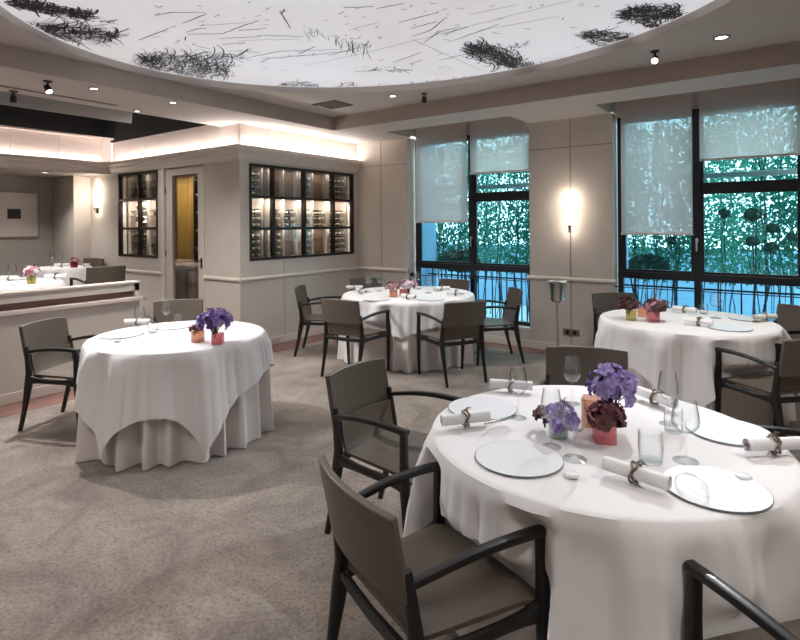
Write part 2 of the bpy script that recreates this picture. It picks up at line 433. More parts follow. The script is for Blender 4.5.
# cornices: moulded profile extruded along the walls, with a trough for the light strip
def cornice(name, prof, path):
    """prof: (out, z) outline; path: corner list [(x,y,nx,ny)] with outward miter offsets"""
    w = MB(); rows = []
    for (x, y, nx, ny) in path: rows.append([(x + nx * o, y + ny * o, z) for o, z in prof])
    n = len(prof); vs = [p for r in rows for p in r]; fs = []
    for j in range(len(rows) - 1):
        for i in range(n):
            k = (i + 1) % n; fs.append((j * n + i, j * n + k, (j + 1) * n + k, (j + 1) * n + i))
    fs.append(tuple(range(n))); fs.append(tuple((len(rows) - 1) * n + i for i in reversed(range(n))))
    w.add(vs, fs); return struct(w.build(name, 'trim', smooth=False))
CP = [(0, 2.42), (.03, 2.42), (.035, 2.445), (.05, 2.46), (.065, 2.485), (.085, 2.50), (.09, 2.53), (.12, 2.55), (.125, 2.60), (.105, 2.60), (.10, 2.575), (0, 2.575)]
cornice('trim_5', CP, [(XC, YW, 1, 0), (XC, YD, 1, -1), (-8.9, YD, 1, -1), (-8.9, -3.2, 1, 0)])
w = MB(); w.box(-9.0, -8.8, -3.2, YD - .0, 2.965, 2.99); struct(w.build('trim_7', 'panel', smooth=False))
# LED strips in the troughs
w = MB(); w.box(XC + .03, XC + .06, YD, YW - .02, 2.577, 2.583); w.box(-8.75, XC + .04, YD - .06, YD - .03, 2.577, 2.583)
tag(w.build('light_strip', 'whiteled', smooth=False), 'glowing white light strip lying in the cornice trough around the wine cellar', 'light strip')
w = MB(); w.box(-8.87, -8.84, -2.5, YD - .15, 2.577, 2.583)
tag(w.build('light_strip', 'whiteled', smooth=False), 'glowing white light strip on the cornice above the raised dining nook', 'light strip')

# ---- nook: raised floor, back wall, pillar, soffit
struct(MB().box(-10.4, -5.90, -3.2, YD, 0, NZ).build('floor_nook', 'carpet', smooth=False))
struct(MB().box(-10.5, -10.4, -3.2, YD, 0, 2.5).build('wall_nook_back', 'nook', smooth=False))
struct(MB().box(-10.4, -9.62, 4.13, YD, NZ, 2.50).build('wall_nook_pillar', 'wall', smooth=False))
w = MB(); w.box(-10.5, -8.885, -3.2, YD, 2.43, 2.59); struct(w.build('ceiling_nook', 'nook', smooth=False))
# half-height partition
t = empty('partition', (-5.84, 0, 0)); tag(t, 'long half-height taupe partition with a white ledge in front of the dining nook', 'partition')
w = MB(); w.box(-.06, .06, -3.2, 3.14, 0, .80); w.build('lower_panel', 'wall', t, False)
w = MB(); w.box(-.06, .0, -3.2, 3.14, .84, 1.0); w.box(-.0, .055, -3.2, 3.14, .905, .985); w.box(-.06, .055, 3.09, 3.14, .84, .985); w.build('upper_panel', 'wall', t, False)
w = MB(); w.box(-.002, .004, -3.2, 3.09, .84, .905); w.build('recess_back', 'skirtwood', t, False)
w = MB(); w.box(-.065, .085, -3.2, 3.17, .80, .838); w.build('ledge', 'panel', t, False, .003)
w = MB(); w.box(-.07, .065, -3.2, 3.15, .985, 1.005); w.build('cap', 'panel', t, False, .003)
w = MB(); w.lathe([(0, 0), (.012, 0), (.014, .012), (.012, .024), (0, .024)], 12, (.10, 3.18, .80)); w.build('end_knob', 'steel', t)

# room walls behind and beside the camera
w = MB(); w.box(-5.9, 3.1, -3.3, -3.2, 0, 3.2); w.box(-10.5, -5.9, -3.3, -3.2, 0, 3.4); struct(w.build('wall_back', 'wall', smooth=False))
w = MB(); w.box(3.0, 3.1, -3.3, 6.9, 0, 3.2); struct(w.build('wall_right', 'wall', smooth=False))

# ------------------------------------------------------------------ big windows
def big_window(n, x0, xm, x1, up):
    """frame object with parts; up = list of (x0,x1,z) extra rails"""
    y = 6.80; d = .06
    fr = MB()
    fr.box(x0, x0 + .06, y, y + d, .25, 2.84); fr.box(x1 - .06, x1, y, y + d, .25, 2.84)
    fr.box(xm - .035, xm + .035, y - .01, y + d, .25, 2.84)
    for (a, c2) in ((x0, xm), (xm, x1)):
        fr.box(a, c2, y + .001, y + d - .001, .25, .30); fr.box(a, c2, y + .001, y + d - .001, 2.79, 2.84)
        fr.box(a, c2, y - .008, y + d + .004, .945, 1.025)
    o = struct(fr.build('window_%d' % n, 'frame', smooth=False, bevel=.004))
    s = MB()
    for (a, c2) in ((x0 + .06, xm - .035), (xm + .035, x1 - .06)):
        for (z0, z1) in ((1.025, 1.93), (2.0, 2.79)):
            if (a, z0) == (x0 + .06, 1.025) : z1 = 2.79
            if a == x0 + .06 and z0 == 2.0: continue
            e = .028
            s.box(a, a + e, y + .008, y + .05, z0, z1); s.box(c2 - e, c2, y + .008, y + .05, z0, z1)
            s.box(a + e, c2 - e, y + .008, y + .05, z0, z0 + e); s.box(a + e, c2 - e, y + .008, y + .05, z1 - e, z1)
        if a != x0 + .06: s.box(a, c2, y, y + .055, 1.93, 2.0)
    s.build('window_sash', 'frame', o, False, .003)
    p = MB()
    p.box(x0 + .06, xm - .035, y + .025, y + .031, .30, .945); p.box(xm + .035, x1 - .06, y + .025, y + .031, .30, .945)
    p.box(x0 + .088, xm - .063, y + .025, y + .031, 1.053, 2.762)
    p.box(xm + .063, x1 - .088, y + .025, y + .031, 1.053, 1.902); p.box(xm + .063, x1 - .088, y + .025, y + .031, 2.028, 2.762)
    p.build('window_pane', 'window', o, False)
    h = MB(); h.box(xm - .016, xm + .008, y - .035, y - .01, 1.38, 1.42); h.box(xm - .012, xm + .004, y - .05, y - .034, 1.28, 1.42); h.build('window_handle', 'steel', o, False, .003)
    c = MB(); c.tube([(x0 - .05, y - .07, .845), (x1, y - .07, .845)], .006, 8)
    c.box(xm - .02, xm + .02, y - .075, y - .005, .835, .855); c.box(x0 - .055, x0 - .035, y - .08, y + .0, .82, .87)
    c.build('guard_rail', 'bframe', o, False)
    return o
big_window(1, -4.67, -3.71, -2.78, None)
big_window(2, -1.76, -.92, .06, None)

def blind(x0, x1, z0, label, x_cord=None):
    t = empty('roller_blind', ((x0 + x1) / 2, 6.73, z0)); tag(t, label, 'blind', 'roller blinds on the tall windows')
    h = (x1 - x0) / 2; H = 3.12 - z0
    rows = [[(-h + 2 * h * i / 6, .004 * math.sin(i * 1.3 + j), j / 10 * H) for i in range(7)] for j in range(11)]
    MB().grid(rows).build('fabric', 'blind', t)
    MB().sweep([(-h - .004, 0, .006), (h + .004, 0, .006)], .014, .026, 8, p=3).build('bottom_bar', 'trim', t)
    MB().tube([(-h - .01, .0, H + .02), (h + .01, .0, H + .02)], .028, 14).build('roller', 'trim', t)
blind(-4.61, -3.745, 1.62, 'light grey roller blind drawn to mid height on the left window, left half')
blind(-3.70, -2.83, 2.28, 'short light grey roller blind on the left window, right half, with a green glow')
blind(-1.70, -.955, 1.46, 'light grey roller blind drawn lowest, on the left half of the right window')
blind(-.885, .0, 2.26, 'wide short light grey roller blind on the right half of the right window')

# ------------------------------------------------------------------ garden outside
struct(MB().box(-9, 6, 6.9, 12, -.3, -.05).build('ground', 'paving', smooth=False))
w = MB(); w.box(-9, 6, 10.4, 10.6, -.05, 1.15)
tag(w.build('garden_wall', 'outwall', smooth=False), 'low pale blue garden wall standing outside behind the railing', 'wall')
w = MB(); w.box(-9, 6, 6.95, 7.3, 2.98, 3.6)
struct(w.build('roof_overhang', 'outwall', smooth=False))
w = MB()
for x in (-4.72, -1.80): w.box(x - .22, x, 6.90, 7.45, -.05, 2.95)
struct(w.build('wall_outside_pier', 'outwall', smooth=False))
# railing
for k, (x0, x1, lab) in enumerate(((-5.6, -3.0, 'dark metal railing of upright bars outside the left window'), (-2.4, 1.2, 'dark metal railing of upright bars outside the right window'))):
    t = empty('railing', ((x0 + x1) / 2, 7.22, -.05)); tag(t, lab, 'railing', 'railings outside the windows')
    h = (x1 - x0) / 2
    w = MB(); w.box(-h, h, -.015, .015, .98, 1.01); w.box(-h, h, -.012, .012, .86, .88); w.box(-h, h, -.015, .015, .08, .11); w.build('rail', 'frame', t, False)
    n = int((x1 - x0) / .11)
    for i in range(n):
        x = -h + .05 + i * (2 * h - .1) / (n - 1)
        if k == 0 and i % 1 == 0 or i % 2 == 0: MB().tube([(x, 0, 0), (x, 0, 1.0)], .009, 6).build('baluster', 'frame', t)
# climbing plants: stems and a mass of leaves each
def leafmesh(w, p, s, r, nrm=None):
    a = r.uniform(0, 2 * PI); tl = r.uniform(-.9, .9); ct, st = math.cos(a), math.sin(a)
    u = Vector((ct, r.uniform(-.4, .4), st)).normalized(); v = Vector((-st, tl, ct)).normalized()
    P = Vector(p); n = u.cross(v) * .12 * s
    q = [P - u * s, P - u * .25 * s + v * .55 * s + n, P + u * s, P - u * .25 * s - v * .55 * s + n]
    w.add(q, [(0, 1, 2), (0, 2, 3)])
def vine(x, y, wd, z1, n, label, m, seed, z0=.2):
    r = random.Random(seed); t = empty('climbing_plant', (x, y, -.05)); tag(t, label, 'plant', 'climbing plants on the garden side')
    st = MB()
    for k in range(7):
        px = r.uniform(-wd * .75, wd * .75); pts = []
        for j in range(8): pts.append((px + r.uniform(-.05, .05), r.uniform(-.05, .05), j * z1 / 7))
        st.tube(pts, r.uniform(.005, .012), 5)
    st.build('stem', 'bark', t)
    lf = MB()
    for i in range(n):
        z = z0 + (z1 - z0) * r.random()
        if r.random() < .12 + .30 * (math.sin(z * 9 + seed) * math.sin(z * 4.3 + x * 3) > .1): continue
        leafmesh(lf, (r.uniform(-wd, wd) * (.8 if wd < .5 else .78), r.uniform(-.16, .16), z + .05), r.uniform(.016, .036), r)
    lf.build('foliage', m, t, False)
VL = ['far left of the left window', 'left pane of the left window', 'right pane of the left window', 'right edge of the left window']
xs = [(-5.62, VL[0]), (-4.94, VL[1]), (-4.26, VL[2]), (-3.58, VL[3])]
i = 0
for x, lab in xs:
    vine(x, 8.15 + .12 * (i % 2), .41, 3.0, 3300, 'leafy green climbing plant seen through the ' + lab, 'foliA' if i % 2 else 'foliB', 20 + i, .9 if i else .4); i += 1
for x, lab in ((-2.02, 'left pane of the right window'), (-1.34, 'right window beside its middle post'), (-.66, 'right pane of the right window, its left half'), (.02, 'right pane of the right window, its right half')):
    vine(x, 8.15 + .12 * (i % 2), .41, 3.0, 3300, 'leafy green climbing plant seen through the ' + lab, 'foliA' if i % 2 else 'foliB', 20 + i, .95); i += 1
# a second, deeper layer
for x, lab in ((-5.95, 'behind the left window, leftmost in the back row'), (-4.95, 'behind the left window, middle of the back row'), (-3.95, 'behind the left window, rightmost in the back row'), (-2.2, 'behind the right window, back row left'), (-1.2, 'behind the right window, back row middle'), (-.2, 'behind the right window, back row right')):
    vine(x, 9.1, .62, 3.0, 3600, 'tall loose green plant ' + lab, 'foliA', 50 + i, .7); i += 1
def ball(x, y, z, r, label, name='clipped_shrub', sq=.8, n=420):
    q = random.Random(int(abs(x * 100) + z * 77)); lf = MB()
    for k in range(n):
        a, b2 = q.uniform(0, 2 * PI), math.acos(q.uniform(-1, 1)); rr = r * q.uniform(.82, 1)
        leafmesh(lf, (rr * math.sin(b2) * math.cos(a), rr * math.sin(b2) * math.sin(a), sq * rr * math.cos(b2)), r * .16 + .01, q)
    lf.lathe([(0, -sq * r * .85), (r * .6, -sq * r * .6), (r * .85, 0), (r * .6, sq * r * .6), (0, sq * r * .85)], 12)
    return lf.build(name, 'hedge', None, False, loc=(x, y, z))
tag(ball(-4.42, 7.66, 1.0, .30, '', 'hedge', .55), 'rounded dark green hedge at the foot of the left window', 'hedge')
tag(ball(-1.62, 7.72, 1.02, .24, '', 'hedge', .6), 'rounded dark green hedge at the lower left of the right window', 'hedge')
for (x, z, r, lab) in ((-1.28, 1.36, .055, 'small dark leaf ball under the lowest blind'), (-.72, 1.70, .06, 'dark leaf ball high at the left of the wide pane'), (-.43, 1.68, .085, 'dark leaf ball near the centre of the wide pane, topmost'),
                       (-.44, 1.36, .065, 'dark leaf ball low in the middle of the wide pane'), (-.25, 1.52, .06, 'dark leaf ball at the right of the wide pane'), (-.27, 1.30, .065, 'dark leaf ball low at the right of the wide pane'), (-.08, 1.42, .05, 'dark leaf ball at the far right of the wide pane'),
                       (-3.95, 1.62, .06, 'dark leaf ball in the left window beside the middle post')):
    o = ball(x * 1.06, 7.62 if lab.endswith('topmost') or 'far right' in lab or 'at the right' in lab else 7.8, z, r, '', 'leaf_ball', .85, 160); tag(o, lab, 'leaf ball', 'dark leaf balls in the garden')
    MB().tube([(0, 0, -z - .05), (.01, 0, -z * .5), (0, 0, -.03)], .005, 5).build('stem', 'bark', o)
for x, lab in ((-3.77, 'left'), (-.5, 'right')):
    w = MB(); w.box(-.9, .9, 0, .04, 0, .06); w.box(-.86, -.85, .01, .02, .06, .88); w.box(.85, .86, .01, .02, .06, .88)
    tag(w.build('awning_bar', 'trim', None, False, .005, (x, 7.2, 2.10)), 'pale horizontal bar outside high in the %s window' % lab, 'bar')

# ------------------------------------------------------------------ wine cellar windows, racks and bottles
def frame_grid(name, axis, const, us, zs, label_struct):
    w = MB(); e = .017
    def bx(u0, u1, z0, z1, d0=-.05, d1=.012):
        if axis == 'y': w.box(const + d0, const + d1, u0, u1, z0, z1)
        else: w.box(u0, u1, const - d1, const - d0, z0, z1)
    for u in us: bx(u - e, u + e, zs[0] - e, zs[-1] + e)
    for z in zs: bx(us[0], us[-1], z - e, z + e, -.048, .010)
    o = struct(w.build(name, 'bframe', smooth=False))
    p = MB()
    if axis == 'y': p.box(const - .03, const - .026, us[0], us[-1], zs[0], zs[-1])
    else: p.box(us[0], us[-1], const + .026, const + .03, zs[0], zs[-1])
    p.build('window_pane', 'cellglass', o, False)
U12 = [4.565, 4.95, 5.52, 6.12, 6.555]; Z12 = [1.155, 1.55, 1.965, 2.375]
frame_grid('window_3', 'y', XC, U12, Z12, '')
U6 = [-8.685, -8.10, -7.595]; Z6 = [1.145, 1.56, 2.0, 2.395]
frame_grid('window_4', 'x', YD, U6, Z6, '')

# bottle prototype: lies along +Y, neck towards -Y
def bottle():
    t = empty('wine_bottle', (0, 0, 0))
    prof = [(0, 0), (.030, 0), (.037, .004), (.037, .17), (.034, .19), (.018, .215), (.0145, .235), (.0145, .262)]
    w = MB()
    w.lathe(prof, 12); w.v = [(x, .15 - z, y) for x, y, z in w.v]; w.build('body', 'bottle', t)
    w = MB(); w.lathe([(.0155, .235), (.0158, .298), (.017, .30), (.017, .306), (0, .306)], 10); w.v = [(x, .15 - z, y) for x, y, z in w.v]; w.build('foil_cap', 'foil', t)
    return t
BP = reg(bottle()); first = [True]
def place_bottle(x, y, z, rz, label, group):
    if first[0]: o = BP; first[0] = False
    else: o = dup(BP)
    o.location = (x, y, z); o.rotation_euler = (0, rnd.uniform(0, 6), 0) if False else (0, 0, rz + rnd.uniform(-.06, .06)); tag(o, label, 'bottle', group)
rows3 = ['bottom', 'middle', 'top']
# racks behind the 12-pane window
t = empty('wine_rack', (XC - .32, 5.56, 1.1)); tag(t, 'wooden wine rack with lit shelves behind the twelve-pane window', 'wine rack')
w = MB()
for u in (4.57, 4.86, 4.97, 5.235, 5.50, 5.545, 5.80, 6.10, 6.135, 6.54): w.box(-.16, .20, u - 5.56 - .012, u - 5.56 + .012, 0, 1.32)
w.build('post', 'rackgrey', t, False)
w = MB()
for z in Z12: w.box(-.17, .19, -1.02, 1.02, z - 1.1 - .012, z - 1.1 + .012)
w.build('shelf', 'rackwood', t, False)
MB().box(-.20, -.17, -1.02, 1.02, 0, 1.32).build('back_panel', 'olive', t, False)
w = MB(); w.box(-.168, -.160, -1.0, .98, Z12[1] - 1.1 + .03, Z12[2] - 1.1 - .03); w.build('lit_panel', 'cellwhite', t, False)
w = MB()
for (u0, u1, zi) in ((4.98, 5.22, 2), (5.25, 5.49, 2), (5.81, 6.09, 2), (5.25, 5.49, 0), (5.81, 6.09, 0)):
    w.box(.10, .12, u0 - 5.56, u1 - 5.56, Z12[zi] - 1.1 + .02, Z12[zi + 1] - 1.1 - .02)
w.build('cover_panel', 'cellback', t, False)
bays = [(4.58, 4.85, (0, 1, 2)), (4.98, 5.22, (0, 1)), (5.25, 5.49, (1,)), (5.55, 5.79, (0, 1, 2)), (5.81, 6.09, (1,)), (6.15, 6.53, (0, 1, 2))]
BN = ['leftmost', 'second', 'third', 'fourth', 'fifth', 'rightmost']
for bi, (u0, u1, zz) in enumerate(bays):
    for zi in zz:
        nc = max(2, int((u1 - u0) / .085)); nr = 3 if zi == 1 else 4
        for r in range(nr):
            for c in range(nc):
                place_bottle(XC - .28, u0 + (u1 - u0) * (c + .5) / nc, Z12[zi] + .055 + r * .086, PI / 2,
                             'wine bottle lying in the %s row, %s rack bay of the twelve-pane window' % (rows3[zi], BN[bi]), 'bottles behind the twelve-pane window, %s row, %s bay' % (rows3[zi], BN[bi]))
w = MB()
for (u0, u1, zz) in bays:
    for zi in zz:
        for r in range(4): w.box(-.15, .14, u0 - 5.56, u1 - 5.56, Z12[zi] + .012 + r * .086 - 1.1, Z12[zi] + .016 + r * .086 - 1.1)
w.build('bottle_shelf', 'rackgrey', t, False)
# racks behind the six-pane window
t = empty('wine_rack', (-8.14, YD + .22, 1.1)); tag(t, 'wooden wine rack with lit shelves behind the six-pane window', 'wine rack')
w = MB()
for u in (-8.68, -8.12, -8.08, -7.61): w.box(u + 8.14 - .012, u + 8.14 + .012, -.08, .07, 0, 1.34)
w.build('post', 'rackgrey', t, False)
w = MB()
for z in Z6: w.box(-.55, .54, -.08, .07, z - 1.1 - .012, z - 1.1 + .012)
for zi in range(3):
    for r in range(1, 4): w.box(-.53, .52, -.05, .06, Z6[zi] + .012 + r * .09 - 1.1, Z6[zi] + .016 + r * .09 - 1.1)
w.build('shelf', 'rackwood', t, False)
MB().box(-.55, .54, .07, .10, 0, 1.34).build('back_panel', 'cellback', t, False)
MB().box(-.53, .52, .060, .068, Z6[1] - 1.1 + .03, Z6[2] - 1.1 - .03).build('lit_panel', 'cellwhite', t, False)
for ci, (u0, u1) in enumerate(((-8.66, -8.14), (-8.06, -7.63))):
    for zi in range(3):
        for r in range(4):
            side = ('left', 'right')[ci]; m = (u0 + u1) / 2 + rnd.uniform(-.04, .04)
            place_bottle(m, YD + .225, Z6[zi] + .055 + r * .09, PI / 2 if (r + ci) % 2 else -PI / 2,
                         'wine bottle lying sideways in the %s %s pane of the six-pane window' % (rows3[zi], side), 'bottles behind the six-pane window, %s %s pane' % (rows3[zi], side))

# cellar door
d = struct(MB().box(0, .155, 0, .045, 0.01, DZ1 - .01).box(.775, .93, 0, .045, .01, DZ1 - .01).box(.155, .775, 0, .045, .01, .50).box(.155, .775, 0, .045, 2.31, DZ1 - .01).build('door_1', 'wall', None, False, loc=(DX0 + .005, YD + .02, 0)))
MB().box(.155, .775, .02, .026, .50, 2.31).build('door_glass', 'cellglass', d, False)
w = MB(); w.box(.84, .87, -.01, 0, 1.02, 1.16); w.tube([(.855, -.005, 1.12), (.855, -.045, 1.12), (.77, -.05, 1.12)], .008, 8); w.build('door_handle', 'bframe', d)
w = MB()
for z in (.3, 1.2, 2.1): w.tube([(-.004, -.006, z - .05), (-.004, -.006, z + .05)], .008, 8)
w.build('door_hinge', 'bframe', d)
w = MB(); w.box(DX0 - .06, DX0, YD - .015, YD, 0, DZ1 + .0); w.box(DX1, DX1 + .02, YD - .012, YD, 0, DZ1); w.box(DX0 - .06, DX1 + .02, YD - .015, YD, DZ1, DZ1 + .005)
struct(w.build('trim_8', 'trim', smooth=False))
# inside: gold curtain, dark rack, small serving table
rows = [[(-.5 + 1.0 * i / 40, .03 * math.sin(i * .95), 2.45 * j / 3) for i in range(41)] for j in range(4)]
tag(MB().grid(rows, .004).build('curtain', 'gold', None, True, loc=(-8.55, 5.5, .02)), 'gold curtain hanging inside the cellar behind the glass door', 'curtain')
t = empty('wine_rack', (-7.38, 5.45, 0)); tag(t, 'dark metal wine rack seen through the right side of the glass door', 'wine rack')
w = MB()
for u in (-.62, -.2, .22, .62): w.box(u - .015, u + .015, -.18, .18, 0, 2.4)
w.build('post', 'black', t, False)
w = MB()
for k in range(8): w.box(-.62, .62, -.18, .18, .3 + k * .29, .32 + k * .29)
w.build('shelf', 'black', t, False)
MB().box(-.62, .62, .18, .2, 0, 2.4).build('back_panel', 'black', t, False)
for k in range(3, 7):
    for c in range(6): place_bottle(-7.91 + c * .105, 5.41, .36 + k * .29, 0, 'wine bottle on shelf %s of the dark rack behind the glass door' % ['', '', '', 'four', 'five', 'six', 'seven'][k], 'bottles on the dark rack, shelf %d' % (k + 1))
t = empty('serving_table', (-7.65, 4.98, 0)); tag(t, 'small cellar table under a taupe cloth seen through the glass door', 'table')
MB().box(-.45, .45, -.25, .25, .98, 1.0).build('table_top', 'taupe', t, False, .004)
rows = []
for z in (.985, .8, .6, .35):
    ring = []
    for i in range(64):
        a = 2 * PI * i / 64; k = 1 / max(abs(math.cos(a)) / .455, abs(math.sin(a)) / .255); f = 1 + .03 * math.sin(11 * a) * (1 - z)
        ring.append((k * math.cos(a) * f, k * math.sin(a) * f, z))
    rows.append(ring)
MB().grid(rows, .004, True).build('cloth_drop', 'taupe', t)

# ------------------------------------------------------------------ framed picture, sconces, socket
t = empty('framed_picture', (-10.395, 3.37, 1.42)); tag(t, 'pale framed picture with a small dark square, on the nook back wall', 'picture')
w = MB(); W2, H2 = .54, .76; e = .022
w.box(0, .03, -W2, W2, 0, e); w.box(0, .03, -W2, W2, H2 - e, H2); w.box(0, .03, -W2, -W2 + e, e, H2 - e); w.box(0, .03, W2 - e, W2, e, H2 - e); w.build('frame', 'picframe', t, False)
MB().box(.004, .014, -W2 + e, W2 - e, e, H2 - e).build('mount', 'picmat', t, False)
MB().box(.014, .016, .08, .27, .31, .47).build('print', 'black', t, False)
def sconce(x, y, z, rz, label, energy):
    t = empty('wall_sconce', (x, y, z), rz); tag(t, label, 'wall lamp', 'glass wall sconces')
    w = MB(); rows = []
    for j in range(9):
        q = j / 8; r = .045 + .03 * q; h = -.125 + .25 * q
        rows.append([(r * math.cos(PI + PI * i / 12), -.015 + .9 * r * math.sin(PI + PI * i / 12), h) for i in range(13)])
    w.grid(rows, .004); w.build('lamp_shade', 'shade', t)
    w = MB(); w.box(-.012, .012, -.03, 0, -.22, -.13); w.tube([(0, -.02, -.2), (0, -.05, -.18), (0, -.055, -.13)], .006, 8); w.lathe([(0, 0), (.011, 0), (.011, .02), (0, .02)], 10, (0, -.055, -.15)); w.build('bracket', 'bframe', t)
    for dz, e in ((.20, .6), (-.19, .25)):
        l = bpy.data.lights.new('sconce_bulb', 'POINT'); l.energy = energy * e; l.color = (1, .86, .72); l.shadow_soft_size = .03
        o = bpy.data.objects.new('sconce_bulb', l); C.objects.link(o); o.parent = t; o.location = (0, -.09, dz)
    l = bpy.data.lights.new('sconce_glow', 'POINT'); l.energy = energy * .5; l.color = (1, .88, .76); l.shadow_soft_size = .05
    o = bpy.data.objects.new('sconce_glow', l); C.objects.link(o); o.parent = t; o.location = (0, -.13, 0)
sconce(-2.285, YW - .004, 1.70, 0, 'glowing white glass sconce on the panelled pier between the two windows', 1.7)
sconce(-9.36, YD - .004, 2.03, 0, 'glowing white glass sconce beside the six-pane cellar window', 1.7)
t = empty('wall_socket', (-2.28, YW - .001, .26)); tag(t, 'double brass wall socket low on the pier behind the bucket stand', 'socket')
MB().box(-.10, .10, -.008, 0, -.04, .04).build('plate', 'socket', t, False, .003)
for x in (-.045, .045):
    w = MB(); w.lathe([(0, 0), (.024, 0), (.024, .003), (0, .003)], 16); w.v = [(a + x, -.008 - c2, b2) for a, b2, c2 in w.v]; w.build('socket_outlet', 'black', t)

# ------------------------------------------------------------------ ceiling fixtures
def downlight(x, y, z, label, r=.048):
    t = empty('ceiling_downlight', (x, y, z)); tag(t, label, 'ceiling light', 'round recessed downlights')
    MB().lathe([(r, .0), (r, -.006), (r * .78, -.008), (r * .74, .004)], 24).build('trim_ring', 'bframe', t)
    MB().lathe([(0, -.002), (r * .74, -.002)], 24).build('lamp_lens', 'lamp', t)
def spotfix(x, y, z, label, aim, energy, deg=60, on=True, size=.03, c=(1, .98, .98)):
    t = empty('ceiling_spotlight', (x, y, z)); tag(t, label, 'spotlight', 'adjustable ceiling spotlights')
    MB().lathe([(0, 0), (.036, 0), (.036, -.010), (.010, -.012), (.008, -.04), (0, -.04)], 20).build('mount', 'black', t)
    d = (Vector(aim) - Vector((x, y, z - .07))).normalized()
    q = d.to_track_quat('-Z', 'Y'); mtx = q.to_matrix()
    w = MB(); w.lathe([(0, .035), (.022, .035), (.026, .02), (.029, -.030), (.026, -.034)], 20); w.v = [tuple(mtx @ Vector(v) + Vector((0, 0, -.07))) for v in w.v]; w.build('lamp_head', 'black', t)
    w = MB(); w.lathe([(0, -.031), (.026, -.031)], 20); w.v = [tuple(mtx @ Vector(v) + Vector((0, 0, -.07))) for v in w.v]; w.build('lamp_lens', 'lamp', t)
    if on:
        l = bpy.data.lights.new('spot', 'SPOT'); l.energy = energy; l.spot_size = R_(deg); l.spot_blend = .35; l.shadow_soft_size = size; l.color = c
        o = bpy.data.objects.new('spot', l); C.objects.link(o); o.location = Vector((x, y, z - .07)) + d * .06; o.rotation_euler = q.to_euler()
T1, T2, T3, T4 = (-3.93, 2.45), (-3.90, 5.51), (-.82, 5.33), (-.67, 2.27)
R1, R2, R3, R4 = .64, .81, .69, .665
downlight(-5.30, 2.46, ZS, 'round recessed downlight over the partition, between the bright spotlight and the cellar corner')
downlight(-5.26, 3.23, ZS, 'round recessed downlight nearest the lit cellar corner', .045)
downlight(-5.97, 3.23, ZS, 'small round recessed downlight at the edge of the dark ceiling opening', .04)
downlight(-3.75, 5.02, ZC, 'round recessed downlight beside the ceiling grille, above the far table')
downlight(-.50, 5.02, ZC, 'large round recessed downlight in the right of the tray ceiling', .06)
spotfix(-5.35, 2.09, ZS, 'bright adjustable spotlight aimed at the table on the left', (T1[0], T1[1], .75), 118, 88, c=(.95, .97, 1))
spotfix(-6.0, 2.05, ZS, 'adjustable spotlight at the edge of the dark ceiling opening', (-7.2, 2.4, 1.0), 50, 70)
spotfix(-3.40, 5.14, ZC, 'small adjustable spotlight above the middle of the left window', (T2[0], T2[1], .75), 18, 60, c=(.97, .98, 1))
spotfix(-1.00, 5.08, ZC, 'adjustable spotlight above the right-hand tables, near the oval ceiling', (T4[0] - .05, T4[1] - .10, .75), 105, 82, c=(.90, .95, 1))
t = empty('ceiling_downlight', (-9.35, 3.6, 2.43)); tag(t, 'small downlight in the nook ceiling near the pillar', 'ceiling light', 'round recessed downlights')
MB().lathe([(.05, 0), (.05, -.006), (.036, -.008), (.035, .004)], 20).build('trim_ring', 'trim', t); MB().lathe([(0, -.002), (.036, -.002)], 20).build('lamp_lens', 'lamp', t)
t = empty('air_grille', (-4.60, 4.93, ZC)); tag(t, 'square dark metal air grille in the tray ceiling corner', 'air vent')
w = MB(); w.box(-.19, .19, -.16, -.14, -.012, .0); w.box(-.19, .19, .14, .16, -.012, 0); w.box(-.19, -.17, -.14, .14, -.012, 0); w.box(.17, .19, -.14, .14, -.012, 0); w.build('frame', 'darkvent', t, False)
w = MB()
for k in range(9): w.box(-.17, .17, -.135 + k * .031, -.135 + k * .031 + .016, -.010, -.003)
w.build('louvre', 'darkvent', t, False)
MB().box(-.17, .17, -.14, .14, -.002, -.0005).build('backing', 'black', t, False)
w = MB(); w.box(-.028, .028, -2.6, 2.6, -.003, .0)
tag(w.build('slot_diffuser', 'groove2', None, False, loc=(-5.86, .35, ZS - .0005)), 'long narrow slot air diffuser beside the dark ceiling opening', 'air vent')

# ------------------------------------------------------------------ oval ceiling artwork
t = empty('ceiling_artwork', (OC[0], OC[1], ZA)); tag(t, 'large oval white ceiling artwork covered with loose black ink drawing', 'artwork')
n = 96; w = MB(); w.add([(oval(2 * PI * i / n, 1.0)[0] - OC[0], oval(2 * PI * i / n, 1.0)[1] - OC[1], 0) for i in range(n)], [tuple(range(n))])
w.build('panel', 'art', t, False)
def stroke(w, pts, wd):
    """ribbon a hair below the panel through picture points"""
    P = []
    for (px, py) in pts:
        x, y = at(px, py, ZA)
        e = ((x - OC[0]) * math.cos(OR) + (y - OC[1]) * math.sin(OR)) / OA, (-(x - OC[0]) * math.sin(OR) + (y - OC[1]) * math.cos(OR)) / OB
        if e[0] ** 2 + e[1] ** 2 < .985: P.append(Vector((x - OC[0], y - OC[1], 0)))
    if len(P) < 2: return
    vs = []; z = -.003 - rnd.random() * .001
    for j, p in enumerate(P):
        d = (P[min(j + 1, len(P) - 1)] - P[max(j - 1, 0)]).normalized(); nn = Vector((-d.y, d.x, 0)); q = j / (len(P) - 1)
        h = wd * (.6 + .4 * math.sin(PI * min(max(q, .08), .92))) / 2
        vs += [(p.x + nn.x * h, p.y + nn.y * h, z), (p.x - nn.x * h, p.y - nn.y * h, z)]
    w.add(vs, [(2 * j, 2 * j + 1, 2 * j + 3, 2 * j + 2) for j in range(len(P) - 1)])
